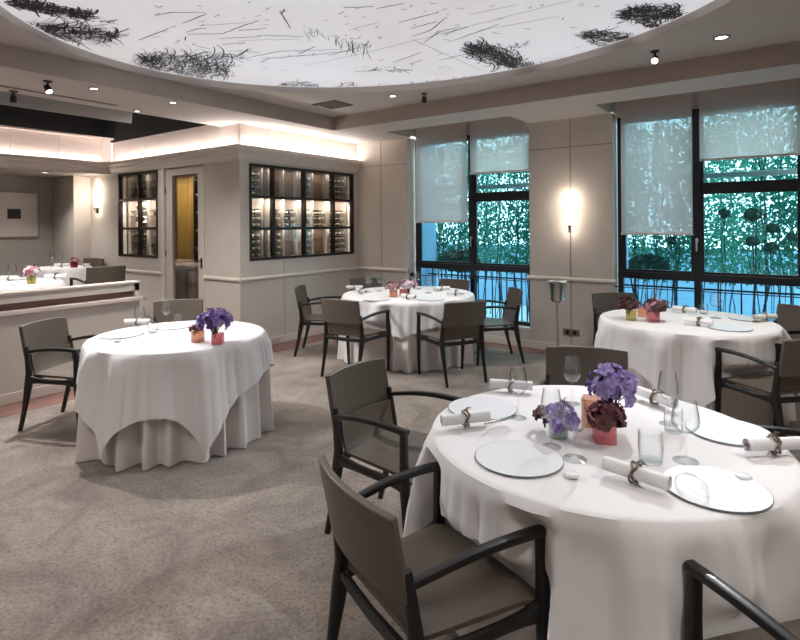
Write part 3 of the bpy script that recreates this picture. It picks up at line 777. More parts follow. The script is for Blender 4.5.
def scribble(x0, y0, x1, y1, half, n, seed, wd=.011, name='ink_drawing', m='ink', taper=.6, curl=.5, ln=.28, lean=0.0):
    """mass of loose strokes inside a lens from (x0,y0) to (x1,y1)"""
    r = random.Random(seed); w = MB(); L = math.hypot(x1 - x0, y1 - y0); ux, uy = (x1 - x0) / L, (y1 - y0) / L
    for k in range(n):
        u = r.random(); v = r.uniform(-1, 1); half_u = half * (1 - taper * abs(2 * u - 1) ** 2)
        px = x0 + ux * L * u - uy * v * half_u; py = y0 + uy * L * u + ux * v * half_u
        a = math.atan2(uy, ux) + lean + r.gauss(0, .16)
        if r.random() < .62: c = r.gauss(0, .22 * curl + .08); seg = L * ln * r.uniform(.6, 1.6) / 7; px -= seg * 3.5 * math.cos(a)
        else: a += r.uniform(-.9, .9); c = r.choice((-1, 1)) * r.uniform(1.2, 3.0); seg = half * r.uniform(.12, .36)
        pts = []
        for j in range(8):
            pts.append((px, py)); px += seg * math.cos(a); py += seg * math.sin(a) * .75; a += c * .25 + r.gauss(0, .10)
        stroke(w, pts, wd * r.choice((.4, .5, .7, 1.1)))
    if w.v: w.build(name, m, t, False)
def scriblines(lines, wd, name='ink_line', m='ink', seed=0):
    r = random.Random(seed); w = MB()
    for L in lines:
        pts = []
        for (a, b2) in zip(L[:-1], L[1:]):
            for q in range(6): pts.append((a[0] + (b2[0] - a[0]) * q / 6 + r.uniform(-.25, .25), a[1] + (b2[1] - a[1]) * q / 6 + r.uniform(-.25, .25)))
        pts.append(L[-1]); stroke(w, pts, wd)
    w.build(name, m, t, False)['kind'] = 'stuff'
scribble(14, 1, 92, 15, 5, 260, 1, .016, ln=.22)
scribble(60, 12, 112, 20, 3, 24, 2, .010)
scribble(34, 26, 118, 36, 7, 240, 3, .013, ln=.3)
scribble(30, 22, 80, 40, 5, 40, 31, .010, m='inksoft')
scribble(140, 64, 228, 68, 12, 380, 4, .010, taper=.35, curl=1.2, ln=.16)
scribble(146, 56, 200, 70, 11, 90, 41, .009, m='inksoft', curl=1.4, ln=.2)
scribble(190, 58, 246, 56, 3, 40, 42, .012, ln=.25)
scribble(140, 55, 160, 62, 6, 40, 43, .012, curl=1.4, ln=.5)
scribble(280, 84, 318, 85, 3.6, 50, 5, .012); scribble(335, 86, 360, 83, 2.2, 18, 6, .012)
scribble(360, 72, 412, 69, 1.2, 10, 7, .014); scribble(390, 69, 402, 71, 2.2, 20, 71, .012)
scribble(336, 36, 372, 46, 5, 34, 8, .008, lean=1.2, ln=.3); scribble(300, 26, 330, 34, 4, 14, 81, .006, lean=1.0)
scribble(468, 47, 520, 62, 8, 330, 9, .012, taper=.5, ln=.2); scribble(500, 60, 540, 66, 4.5, 70, 91, .013, ln=.3, m='inksoft'); scribble(510, 48, 532, 44, 2.2, 18, 92, .010)
scribble(500, 56, 520, 70, 3, 30, 94, .016, ln=.3); scribble(470, 46, 500, 50, 6, 70, 95, .014, curl=1.3, ln=.3)
scribble(520, 66, 600, 56, 2, 26, 93, .008, m='inksoft')
scribble(582, 34, 632, 38, 5, 200, 10, .011, taper=.9); scribble(590, 42, 622, 46, 3, 40, 101, .013)
scribble(622, 14, 680, 12, 7, 330, 11, .013, taper=.5, ln=.25); scribble(640, 20, 660, 26, 4, 60, 111, .014); scribble(610, 26, 630, 20, 1.5, 10, 112, .009)
scriblines([[(157, 15), (172, 12), (206, 12)], [(184, 23), (208, 13)], [(187, 32), (200, 28), (208, 28)], [(222, 34), (240, 27), (260, 20)], [(188, 34), (222, 33)],
            [(220, 38), (262, 36)], [(246, 58), (280, 51), (340, 49)], [(258, 35), (305, 36)], [(262, 62), (270, 58), (318, 54), (356, 50)], [(345, 7), (375, 6)], [(378, 8), (406, 3)],
            [(400, 22), (440, 12)], [(412, 28), (438, 21)], [(425, 42), (440, 32), (462, 26)], [(414, 36), (432, 30), (446, 18)], [(240, 30), (268, 28)], [(281, 10), (286, 18), (292, 28)], [(286, 8), (283, 14)],
            [(220, 70), (236, 64)], [(300, 54), (316, 46)], [(395, 62), (422, 52)], [(410, 64), (424, 59)], [(140, 40), (170, 28)], [(187, 36), (186, 40)], [(223, 44), (246, 42)], [(230, 50), (262, 52)],
            [(196, 45), (212, 49)], [(330, 55), (360, 47)], [(440, 60), (470, 53)], [(445, 34), (470, 26)], [(455, 40), (500, 24)]], .010, seed=3)
scriblines([[(305, 66), (360, 54), (440, 34), (520, 13), (574, 0)], [(414, 39), (440, 51), (492, 74)], [(200, 25), (250, 22)], [(240, 40), (300, 39)], [(350, 30), (380, 22)], [(470, 14), (520, 4)], [(480, 30), (560, 16)]], .006, 'ink_line', 'inksoft', 4)
scriblines([[(374, 90), (380, 84), (384, 89)], [(390, 88), (398, 84), (402, 88)], [(408, 86), (413, 81), (417, 87)], [(425, 84), (428, 80), (434, 84), (438, 79), (444, 83)], [(450, 81), (456, 77)], [(460, 80), (466, 76), (470, 79)], [(474, 78), (482, 75)], [(486, 77), (494, 73)]], .009, seed=5)
r9 = random.Random(9); dots = []
for _ in range(90):
    px = r9.uniform(150, 640); py = r9.uniform(2, 70); dx = r9.uniform(2, 9); dots.append([(px, py), (px + dx, py - r9.uniform(-1, 3))])
scriblines(dots, .007, 'ink_mark', 'inksoft', 6)

# ------------------------------------------------------------------ chairs
def make_chair():
    t = empty('dining_armchair')
    for s in (-1, 1):
        # front leg rises to carry the armrest
        MB().sweep([(s * .262, .262, 0), (s * .268, .255, .20), (s * .272, .248, .40), (s * .272, .245, .52), (s * .270, .243, .652)], [.026, .032, .042, .036, .034], [.028, .036, .046, .040, .036], 12, up=(0, 1, 0)).build('leg', 'wood', t)
        # rear leg, splayed back, rising as the back upright
        MB().sweep([(s * .222, -.285, 0), (s * .226, -.235, .20), (s * .230, -.20, .38), (s * .231, -.195, .46), (s * .229, -.208, .56), (s * .226, -.222, .66)], [.026, .032, .040, .036, .032, .026], [.030, .038, .062, .048, .040, .03], 12, up=(0, 1, 0)).build('leg', 'wood', t)
        # side rail with arched ends
        n = 10; pts = []; hs = []
        for i in range(n + 1):
            q = i / n; pts.append((s * (.231 + .040 * q), -.20 + .445 * q, .408 - .006 * math.sin(PI * q))); hs.append(.036 + .05 * (abs(2 * q - 1) ** 4))
        MB().sweep(pts, .030, hs, 10).build('seat_rail', 'wood', t)
        # armrest: flat, sweeping down and in to the back upright
        pts = []; ws = []; hs = []
        for i in range(13):
            q = i / 12; pts.append((s * (.270 - .006 * q - .034 * q * q), .262 - .475 * q, .650 + .012 * math.sin(PI * q) - .030 * q * q)); ws.append(.040 - .008 * q); hs.append(.024 + .006 * (1 - q))
        MB().sweep(pts, ws, hs, 12).build('armrest', 'wood', t)
    MB().sweep([(-.262, .238, .405), (.262, .238, .405)], .028, .036, 10).build('seat_rail', 'wood', t)
    MB().sweep([(-.225, -.20, .405), (0, -.205, .400), (.225, -.20, .405)], .028, .040, 10).build('seat_rail', 'wood', t)
    # leather seat sling
    rows = []
    for j in range(13):
        q = j / 12; y = -.185 + .455 * q; hw = .205 + .055 * q; row = []
        for i in range(13):
            u = 2 * i / 12 - 1
            z = .452 - .016 * (1 - u * u) * math.sin(PI * min(q * 1.1, 1)) - .020 * max(0, q - .85) / .15 - .008 * abs(u) ** 6
            row.append((u * hw, y, z))
        rows.append(row)
    MB().grid(rows, .016).build('seat', 'leather', t)
    # lower back panel flows out of the seat
    rows = []
    for j in range(11):
        q = j / 10; row = []
        for i in range(13):
            u = 2 * i / 12 - 1; bow = .024 * (1 - u * u)
            yy = -.176 - .030 * q ** .6 ; zz = .445 + .150 * q
            row.append((u * (.205 + .004 * q), yy - bow * min(1, .2 + q), zz))
        rows.append(row)
    MB().grid(rows, .012).build('lower_backrest', 'leather', t)
    # broad top band wrapped round the uprights
    rows = []
    for j in range(10):
        q = j / 9; row = []
        for i in range(17):
            u = 2 * i / 16 - 1; bow = .040 * (1 - u * u)
            row.append((u * (.240 + .003 * q), -.232 - .046 * q - bow, .572 + (.247) * q + .006 * (1 - u * u) * q))
        rows.append(row)
    MB().grid(rows, .026).build('backrest', 'leather', t, True, .006)
    return t
CH = reg(make_chair()); usedc = [False]
CHAIRS = []
def chair(x, y, psi, label, group, z=0):
    CHAIRS.append((x, y, psi, z))
    if not usedc[0]: o = CH; usedc[0] = True
    else: o = dup(CH)
    o.location = (x, y, z); o.rotation_euler = (0, 0, R_(psi - 90)); tag(o, label, 'chair', group); return o
G1, G2, G3, G4 = 'armchairs at the left table', 'armchairs at the far middle table', 'armchairs at the table by the right window', 'armchairs at the large front table'
chair(-4.80, 2.05, 28, 'taupe leather armchair with dark wood arms, standing left of the left table by the partition', G1)
chair(-5.02, 3.12, -33, 'taupe armchair behind the left table, only its top showing in front of the glass door', G1)
chair(-4.86, 4.98, 33, 'taupe armchair left of the far middle table, turned side-on by the cellar wall', G2)
chair(-3.89, 4.49, 96, 'taupe armchair at the far middle table with its back to us, left one of two', G2)
chair(-2.93, 4.93, 150, 'taupe armchair at the far middle table with its back to us, right one of two', G2)
chair(-2.93, 5.88, 222, 'taupe armchair at the right of the far middle table, in front of the left window', G2)
chair(-4.86, 5.98, -33, 'taupe armchair behind the far middle table at its left, mostly hidden by glasses', G2)
chair(-3.90, 6.36, -90, 'taupe armchair behind the far middle table under the window post', G2)
chair(-1.50, 6.06, -49, 'dark taupe armchair at the far left of the right window table', G3)
chair(-.20, 5.98, 225, 'taupe armchair behind the right window table at the picture edge, against the window', G3)
chair(-.14, 4.74, 139, 'taupe armchair in front of the right window table, cut by the right picture edge', G3)
chair(-.99, 3.16, -71, 'taupe armchair behind the front table, its wide back above the flowers', G4)
chair(-1.71, 2.30, 0, 'taupe armchair at the left of the front table, facing right', G4)
chair(-.995, 1.50, 68, 'large taupe armchair nearest the camera, back turned, at the front table', G4)
chair(.12, 1.73, 139, 'armchair at the bottom right corner showing only one dark arm and seat', G4)
chair(.10, 2.81, 205, 'armchair right of the front table, a dark arm just showing past the rim', G4)
GN = 'armchairs in the raised dining nook'
chair(-7.60, 3.58, 172, 'taupe armchair in the nook with its top just above the partition end', GN, NZ)
chair(-9.28, 4.04, -80, 'dark armchair behind the small nook table near the pillar', GN, NZ)
chair(-8.05, 2.05, 0, 'dark armchair at the left picture edge behind the nook table', GN, NZ)

# ------------------------------------------------------------------ tables and cloths
def fold_fn(seed, ns, amps):
    r = random.Random(seed); ph = [r.uniform(0, 2 * PI) for _ in ns]; mo = [r.uniform(0, 2 * PI) for _ in ns]
    def f(a): return sum(A * math.cos(n * a + p + .5 * math.sin(2 * a + q)) for n, A, p, q in zip(ns, amps, ph, mo))
    return f
def dent(px, py, z, lim):
    """cloth gives way where a chair is pushed against it (z above the table's own floor)"""
    if z > .72: return px, py
    lo = min(1, max(0, (.56 - z) / .10)); lo = lo * lo * (3 - 2 * lo); hi = min(1, (.72 - z) / .04)
    for (cx, cy, psi, cz) in CHAIRS:
        f = (math.cos(R_(psi)), math.sin(R_(psi))); dx, dy = px - cx, py - cy
        ly = dx * f[0] + dy * f[1]; lx = dx * f[1] - dy * f[0]
        if ly < lim and ly > -.3 and abs(lx) < .42:
            q = 1 if abs(lx) < .285 else max(0, (.37 - abs(lx)) / .085); q = q * q * (3 - 2 * q)
            arm = .75 * math.exp(-((abs(lx) - .272) / .075) ** 2)
            m = (lim - ly) * (q * lo + arm * hi * (1 - lo))
            px += f[0] * m; py += f[1] * m
    return px, py
def table(x, y, R, dmin, dmax, corners, seed, lab_table, lab_cloth, z0=0, nseg=320, topz=.75):
    t = empty('dining_table', (x, y, z0)); tag(t, lab_table, 'table', 'round cloth-covered dining tables')
    MB().lathe([(0, topz - .035), (R - .01, topz - .035), (R, topz - .03), (R, topz - .012), (R - .005, topz - .008), (0, topz - .008)], 64).build('tabletop', 'rackwood', t)
    MB().lathe([(0, .0), (.26, .0), (.27, .02), (.05, .05), (.04, .10), (.04, topz - .035)], 24).build('pedestal', 'black', t)
    broad = fold_fn(seed, (9, 14, 5), (.017, .014, .007)); fine = fold_fn(seed + 1, (25, 33, 14), (.030, .014, .010))
    rows = []
    for j in range(16):
        s = j / 15; z = topz - .006 - s * (topz - .012); d = topz - z
        fr = min(1, d / .30)
        ring = []
        for i in range(nseg):
            a = 2 * PI * i / nseg
            rr = R + .002 + .035 * d + broad(a) * min(1, d / .13) * .8 + fine(a) * fr * (.7 + .6 * s)
            qx, qy = dent(x + rr * math.cos(a), y + rr * math.sin(a), z, .292); ring.append((qx - x, qy - y, z))
        rows.append(ring)
    MB().grid(rows[::-1], 0, True).build('table_skirt', 'linen2', t)
    # overlay: square cloth, corners hang lowest
    cl = MB(); rows = []; half = R + dmin
    cs = sorted(R_(c) % (2 * PI) for c in corners)
    def drop(a):
        a = a % (2 * PI)
        for k in range(len(cs)):
            a0 = cs[k]; a1 = cs[(k + 1) % len(cs)] + (2 * PI if k == len(cs) - 1 else 0)
            for b in (a, a + 2 * PI):
                if a0 <= b < a1:
                    u = abs(2 * (b - a0) / (a1 - a0) - 1); w_ = min(1, (a1 - a0) / (PI / 2)) ** .7
                    return dmax - (dmax - dmin) * w_ * (1 - u ** 2.6)
        return dmin
    for rr in (.0005, .3 * R, .6 * R, .85 * R, R - .02, R - .006):
        rows.append([(rr * math.cos(2 * PI * i / nseg), rr * math.sin(2 * PI * i / nseg), topz - (.0 if rr < R - .01 else .001)) for i in range(nseg)])
    rows.append([((R + .006) * math.cos(2 * PI * i / nseg), (R + .006) * math.sin(2 * PI * i / nseg), topz - .006) for i in range(nseg)])
    K = 18; asym = fold_fn(seed + 5, (3, 2), (.015, .01))
    for j in range(1, K + 1):
        s = j / K; ring = []
        for i in range(nseg):
            a = 2 * PI * i / nseg; L = min(drop(a) + asym(a), topz - .03); d = .006 + L * s * .985
            rr = R + .010 + .012 * min(1, d / .05) + .055 * d + (broad(a) * 1.3 + abs(fine(a)) * .3) * min(1, d / .13) + .02 * s * s * (L / half) + .026 * min(1, d / .45) ** 1.5
            qx, qy = dent(x + rr * math.cos(a), y + rr * math.sin(a), topz - d, .277); ring.append((qx - x, qy - y, topz - d))
        rows.append(ring)
    cl.grid(rows, 0, True)
    o = cl.build('tablecloth', 'linen', None, loc=(x, y, z0)); tag(o, lab_cloth, 'tablecloth', 'white table overlays')
    return t
table(*T1, R1, .28, .68, (-73, -20, 98, 188), 11, 'round table on the left wrapped in a floor-length white skirt', 'white square overlay with hanging corners on the left table')
table(*T2, R2 - .02, .27, .37, (-60, 30, 120, 210), 22, 'large round table in the far middle with a floor-length white skirt', 'white square overlay on the far middle table by the cellar')
table(*T3, R3, .30, .60, (-80, 8, 100, 190), 33, 'round table by the right window with a floor-length white skirt', 'white square overlay on the table by the right window')
table(*T4, R4, .40, .56, (-42, 48, 138, 228), 44, 'large round front table with a floor-length white skirt', 'white square overlay on the large front table')
NT1, NT2 = (-6.95, 2.28), (-8.80, 3.58)
table(*NT1, .52, .25, .45, (10, 100, 190, 280), 55, 'round table in the raised nook just behind the partition', 'white overlay on the nook table just behind the partition', NZ, 120)
table(*NT2, .40, .25, .5, (60, 150, 240, 330), 66, 'small round table at the back of the nook near the pillar', 'white overlay on the small back nook table', NZ, 120)

# ------------------------------------------------------------------ tableware
ZT = .7505
def wineglass(h=.22, rb=.040, rt=.030, name='wine_glass'):
    pr = [(0, .0), (rb * .9, .0), (rb * .92, .0015), (rb * .3, .006), (.006, .014), (.0038, .03), (.0036, .42 * h), (.007, .455 * h), (rb * .62, .50 * h), (rb * .95, .60 * h), (rb, .67 * h), (rb * .93, .80 * h), (rt, h),
          (rt - .0012, h), (rb * .90, .80 * h), (rb - .0016, .67 * h), (rb * .90, .60 * h), (rb * .56, .51 * h), (0, .475 * h)]
    return MB().lathe(pr, 28).build(name, 'glass')
def tumbler(h=.095, r=.036):
    pr = [(0, 0), (r * .86, 0), (r * .92, .003), (r, h * .5), (r * .97, h), (r * .97 - .0015, h), (r - .002, h * .5), (r * .88, .010), (0, .008)]
    return MB().lathe(pr, 28).build('water_tumbler', 'glass')
PROTO = {'wine': wineglass(), 'big': wineglass(.215, .047, .036), 'tumbler': tumbler(), 'tumbler2': tumbler(.11, .042)}
def plate():
    t = empty('charger_plate'); n = 48; pr = [(0, .004)]; k = 10
    for i in range(1, k + 1): pr.append((.150 * i / k, .004 + .0008 * math.sin(i * 2.2) + .003 * (i / k) ** 3))
    pr += [(.154, .0075), (.1545, .005), (.150, .0015), (.02, 0), (0, 0)]
    MB().lathe(pr, n).build('plate_body', 'plate', t)
    MB().lathe([(.1535, .0072), (.156, .0068), (.1565, .0045), (.1535, .0025)], n).build('plate_rim', 'frame_rim', t)
    return t
M['frame_rim'] = mat('plate_rim_glass', (112, 122, 126), .15, noise=.05, coat=.5)
PROTO['plate'] = reg(plate())
def napkin():
    t = empty('rolled_napkin'); w = MB(); rows = []
    n = 54; L = .105
    for j in range(9):
        q = 2 * j / 8 - 1; row = []
        for i in range(n):
            a = i / (n - 1) * 2.6 * 2 * PI; r = .0255 - .0085 * (1 - i / (n - 1)) * 1.6
            pinch = 1 - .06 * math.exp(-(q / .2) ** 2)
            row.append((q * L, r * pinch * math.cos(a), .036 + r * pinch * math.sin(a)))
        rows.append(row)
    w.grid(rows, .0012); w.build('napkin_roll', 'napkin', t)
    w = MB()
    for s, ph in ((-.006, 0), (.004, 1.4)):
        pts = []
        for i in range(29):
            a = 2 * PI * i / 28; r = .0305 + .003 * math.sin(5 * a + ph); pts.append((s + .006 * math.sin(3 * a + ph), r * math.cos(a), .036 + r * math.sin(a)))
        w.tube(pts, .0042, 7)
    for a0 in (.6, 1.4): w.tube([(.0, .028 * math.cos(a0), .036 + .03 * math.sin(a0)), (.012, .034 * math.cos(a0), .040 + .038 * math.sin(a0)), (.030, .03 * math.cos(a0), .040 + .036 * math.sin(a0))], [.005, .004, .0012], 7)
    w.build('napkin_ring', 'silver', t)
    return t
PROTO['napkin'] = reg(napkin())
def pebble(): return MB().lathe([(0, 0), (.018, 0), (.024, .004), (.025, .008), (.021, .014), (.010, .0175), (0, .018)], 24).build('butter_pebble', 'porcelain')
PROTO['pebble'] = pebble()
def knife():
    w = MB(); w.sweep([(-.09, 0, .004), (-.01, 0, .005)], [.012, .009], [.007, .006], 8); w.sweep([(-.01, 0, .004), (.04, 0, .003), (.095, .003, .0022)], [.012, .018, .003], [.0025, .002, .001], 8)
    return w.build('butter_knife', 'steel')
PROTO['knife'] = knife()
NOTE = {}
def put(kind, px, py, label, cat, group, rz=0, z=ZT, xyz=None, sc=1):
    p = PROTO[kind]; o = p if kind not in NOTE else dup(p); NOTE[kind] = 1
    x, y = xyz if xyz else at(px, py, z)
    o.location = (x, y, z); o.rotation_euler = (0, 0, R_(rz)); o.scale = (sc, sc, sc); tag(o, label, cat, group); return o
def vase(px, py, kind, s, h, m, label, z=ZT, rz=0, xyz=None):
    """kind cube or round glass vase, open top, thick base"""
    x, y = xyz if xyz else at(px, py, z)
    w = MB(); n = 4 if kind == 'cube' else 28; rows = []
    for (k, zz) in ((0, .0), (.96, .0), (1, .004), (1, h - .003), (.97, h), (.92, h), (.91, h - .004), (.90, .012), (0, .011)):
        ring = []
        for i in range(32):
            a = 2 * PI * i / 32
            if kind == 'cube':
                c2, s2 = math.cos(a), math.sin(a); e = 2 / 7.0
                q = (math.copysign(abs(c2) ** e, c2), math.copysign(abs(s2) ** e, s2))
            else: q = (math.cos(a), math.sin(a))
            ring.append((q[0] * s * k, q[1] * s * k, zz))
        rows.append(ring)
    w.grid(rows, 0, True); o = w.build('glass_vase', m, None, loc=(x, y, z)); o.rotation_euler = (0, 0, R_(rz))
    tag(o, label, 'vase', 'coloured glass vases'); return (x, y)
# blossoms
def blossom_mesh(m, ruff=0):
    w = MB()
    for k in range(5):
        a0 = 2 * PI * k / 5 + (.2 if k % 2 else 0); L = 1.0 if k else 1.1; rows = []
        for j in range(5):
            q = j / 4; wd = .42 * math.sin(PI * (.12 + .80 * q)) ; row = []
            for i in range(4):
                u = 2 * i / 3 - 1; rr = .08 + L * q * .92; zz = .30 * q - .28 * q * q + .10 * (u * u) + ruff * .1 * math.sin(9 * q + 3 * u + k)
                row.append((rr * math.cos(a0) - u * wd * math.sin(a0), rr * math.sin(a0) + u * wd * math.cos(a0), zz))
            rows.append(row)
        w.grid(rows)
    w.lathe([(0, .22), (.09, .16), (.12, .05), (.04, 0)], 8)
    o = w.build('blossom', m, None); return o
BL = {}
def bunch(x, y, z, rx, rz, n, size, mats, label, cat='flowers', seed=0, stem_to=None, name='flower_bunch', droop=.5, cx=0, cy=0):
    r = random.Random(seed); t = empty(name, (x, y, z)); tag(t, label, cat, 'flower bunches on the tables')
    w = MB(); 
    for k in range(n):
        a = 2 * PI * (k * .618) ; ph = math.acos(1 - (1 + droop) * (k + .5) / n); rr = r.uniform(.78, 1.0) if k % 3 else r.uniform(.35, .75)
        d = Vector((math.sin(ph) * math.cos(a), math.sin(ph) * math.sin(a), math.cos(ph)))
        p = Vector((cx + d.x * rx * rr, cy + d.y * rx * rr, rz + d.z * rz * rr)); m = mats[k % len(mats)]
        key = m
        if key not in BL: BL[key] = blossom_mesh(m, 1); o = BL[key]; used = False
        else: o = BL[key].copy(); C.objects.link(o)
        o.parent = t; o.location = p; s = size * r.uniform(.75, 1.2); o.scale = (s, s, s * 1.2)
        dd = (d + Vector((r.uniform(-.4, .4), r.uniform(-.4, .4), r.uniform(-.1, .4)))).normalized(); o.rotation_euler = dd.to_track_quat('Z', 'Y').to_euler()
        if k % 2 == 0: w.tube([(cx * .2, cy * .2, -.02 if stem_to is None else stem_to), (p.x * .35, p.y * .35, p.z * .4), tuple(p)], .0022, 5)
    if w.v: w.build('stem', 'stemgreen', t)
    return t
gw, gp, gn, gt = 'wine glasses', 'glass charger plates', 'rolled napkins in rings', 'water tumblers'
# --- front table
fr = 'on the front table'
put('wine', 517, 418, 'tall wine glass on the front table beside the farthest-left rolled napkin', 'wine glass', gw)
put('wine', 571, 404, 'tall wine glass behind the purple flowers on the front table', 'wine glass', gw)
put('big', 573, 459, 'wide wine glass left of the pink vase, nearest the front plate', 'wine glass', gw)
put('wine', 550, 447, 'slim wine glass in front of the lilac flowers, just left of the wide glass', 'wine glass', gw)
put('wine', 667, 424, 'tall wine glass at the far right of the flowers on the front table', 'wine glass', gw)
put('big', 684, 461, 'wide wine glass on the front table beside the two tumblers', 'wine glass', gw)
put('tumbler2', 649, 462, 'clear tumbler right of the pink vase, nearer one', 'tumbler', gt)
put('tumbler', 672, 432, 'clear tumbler behind the nearer tumbler on the front table', 'tumbler', gt)
put('plate', 517, 459, 'round glass charger plate at the front left edge of the front table', 'plate', gp)
put('plate', 713, 489, 'round glass charger plate at the front right edge of the front table', 'plate', gp)
put('plate', 727, 432, 'round glass charger plate at the back right of the front table', 'plate', gp)
put('plate', 481, 409, 'round glass charger plate at the far left of the front table', 'plate', gp)
put('napkin', 464, 427, 'rolled white napkin at the left edge of the front table, open end towards the camera', 'napkin', gn, rz=52)
put('napkin', 510, 392, 'rolled white napkin at the far left rim of the front table', 'napkin', gn, rz=20)
put('napkin', 634, 484, 'rolled white napkin in a silver ring at the front of the front table', 'napkin', gn, rz=-10)
put('napkin', 772, 454, 'rolled white napkin in a silver ring at the right edge of the picture', 'napkin', gn, rz=41)
put('napkin', 655, 405, 'rolled white napkin behind the purple flowers at the right', 'napkin', gn, rz=-32)
put('pebble', 570, 477, 'small white pebble dish beside the front left plate', 'dish', 'small white pebble dishes')
put('pebble', 742, 479, 'small white pebble dish beside the front right plate', 'dish', 'small white pebble dishes')
put('knife', 500, 420, 'small silver butter knife near the wine glass at the left of the front table', 'knife', 'butter knives', rz=66)
V1 = vase(603, 441, 'cube', .042, .095, 'pinkglass', 'square rose-pink glass vase nearest the camera on the front table', rz=24)
V2 = vase(591, 425, 'cube', .042, .115, 'orangeglass', 'square peach glass vase behind the pink one on the front table', rz=10)
V3 = vase(557, 437, 'round', .038, .075, 'greyglass', 'round clear glass vase under the lilac flowers on the front table')
bunch(V2[0] + .075, V2[1] + .02, ZT + .085, .095, .085, 34, .036, ['purple', 'lilac', 'purple2', 'purple', 'lilac'], 'large bunch of violet orchids in the peach vase on the front table', seed=1, droop=.6, stem_to=-.06)
bunch(V1[0], V1[1], ZT + .075, .075, .030, 16, .032, ['plum', 'plum', 'maroon'], 'dark red blooms spilling over the pink vase on the front table', seed=2, droop=.8, stem_to=-.05)
bunch(V3[0] + .01, V3[1] + .0, ZT + .035, .062, .050, 12, .034, ['lilac', 'lilac', 'purple'], 'pale lilac orchids in the round clear vase on the front table', seed=3, droop=.7, stem_to=-.02)
bunch(V3[0] - .075, V3[1] + .05, ZT + .030, .035, .030, 5, .028, ['plum', 'maroon'], 'small dark red orchid spray left of the lilac flowers on the front table', seed=4, droop=.4, stem_to=-.025)
# --- left table
put('plate', 120, 335.5, 'glass charger plate at the left rim of the left table', 'plate', gp)
put('plate', 172, 327, 'glass charger plate at the back rim of the left table', 'plate', gp)
put('napkin', 137, 326, 'rolled white napkin at the back left of the left table', 'napkin', gn, rz=38)
put('wine', 166, 327, 'tall wine glass standing near the middle of the left table', 'wine glass', gw)
put('wine', 139, 334, 'tall wine glass in front of the napkin on the left table', 'wine glass', gw)
put('tumbler', 177, 325, 'small clear tumbler right of the wine glass on the left table', 'tumbler', gt)
put('tumbler', 152, 333, 'small clear tumbler near the left plate on the left table', 'tumbler', gt)
put('pebble', 117, 342, 'small white pebble dish beside the left plate of the left table', 'dish', 'small white pebble dishes')
a = vase(197, 342, 'cube', .037, .08, 'orangeglass', 'square peach glass vase on the left table', rz=15)
b2 = vase(217, 344, 'cube', .037, .08, 'pinkglass', 'square rose-pink glass vase on the left table', rz=30)
bunch(b2[0] - .05, b2[1] + .01, ZT + .08, .125, .085, 48, .036, ['purple2', 'purple2', 'purple'], 'thick bunch of deep purple orchids on the left table', seed=5, droop=.5, stem_to=-.05)
bunch(a[0] - .05, a[1] + .01, ZT + .06, .05, .028, 9, .024, ['plum', 'pink', 'maroon'], 'small red and pink posy left of the purple orchids on the left table', seed=6, droop=.4, stem_to=-.04)
# --- far middle table
put('plate', 376, 299.5, 'glass charger plate at the front left of the far middle table', 'plate', gp)
put('plate', 430, 299.5, 'glass charger plate at the front right of the far middle table', 'plate', gp)
put('napkin', 361, 294, 'rolled napkin at the left of the far middle table', 'napkin', gn, rz=-20)
put('napkin', 408, 299.5, 'rolled napkin between the two front plates of the far middle table', 'napkin', gn, rz=-10)
put('napkin', 441, 291, 'rolled napkin at the back right of the far middle table', 'napkin', gn, rz=40)
put('napkin', 455, 296, 'rolled napkin at the right rim of the far middle table', 'napkin', gn, rz=30)
put('napkin', 354, 290, 'rolled napkin at the back left rim of the far middle table', 'napkin', gn, rz=36)
for px, py, k, lab in ((379, 291, 'wine', 'tallest wine glass left of the pale flowers on the far middle table'), (368, 292, 'big', 'wide wine glass at the left of the far middle table'), (428, 293, 'big', 'wide wine glass right of the pale flowers on the far middle table'), (438, 291, 'wine', 'tall wine glass at the right of the far middle table, under the window post'), (418, 289, 'wine', 'tall wine glass just behind the pale flowers on the far middle table')):
    put(k, px, py, lab, 'wine glass', gw)
a = vase(393, 297, 'cube', .040, .08, 'orangeglass', 'square peach glass vase on the far middle table', rz=15)
b2 = vase(403, 296, 'cube', .045, .08, 'pinkglass', 'square pink glass vase on the far middle table, right of the peach one', rz=30)
bunch(b2[0] + .05, b2[1] + .03, ZT + .07, .11, .065, 26, .036, ['white', 'pink', 'purple2', 'white'], 'loose white and purple orchids on the far middle table, right bunch', seed=7, droop=.5, stem_to=-.05)
bunch(a[0] - .04, a[1] + .02, ZT + .07, .08, .05, 16, .032, ['white', 'maroon', 'pink'], 'loose white and mauve flowers on the far middle table, left bunch', seed=8, droop=.5, stem_to=-.05)
# --- right window table
put('plate', 729, 328.5, 'glass charger plate at the front of the right window table', 'plate', gp)
put('plate', 748, 319, 'glass charger plate at the back right of the right window table', 'plate', gp)
put('napkin', 698, 326, 'rolled napkin in a dark ring at the front of the right window table', 'napkin', gn, rz=-5)
put('napkin', 684, 313, 'rolled napkin at the back of the right window table', 'napkin', gn, rz=-15)
put('napkin', 764, 321, 'rolled napkin at the right rim of the right window table', 'napkin', gn, rz=45)
for px, py, k, lab in ((715, 318, 'big', 'wide wine glass in the middle of the right window table'), (655, 312, 'wine', 'tall wine glass behind the dark red flowers on the right window table'), (703, 314, 'tumbler', 'clear tumbler left of the wine glass on the right window table')):
    put(k, px, py, lab, 'tumbler' if k == 'tumbler' else 'wine glass', gt if k == 'tumbler' else gw)
a = vase(630.5, 320, 'cube', .044, .085, 'yellowglass', 'square yellow-green glass vase on the right window table', rz=15)
b2 = vase(652, 321.5, 'cube', .048, .085, 'pinkglass', 'square pink glass vase on the right window table', rz=30)
b3 = vase(641, 317, 'round', .035, .09, 'orangeglass', 'slim peach glass vase between the yellow and pink ones on the right window table')
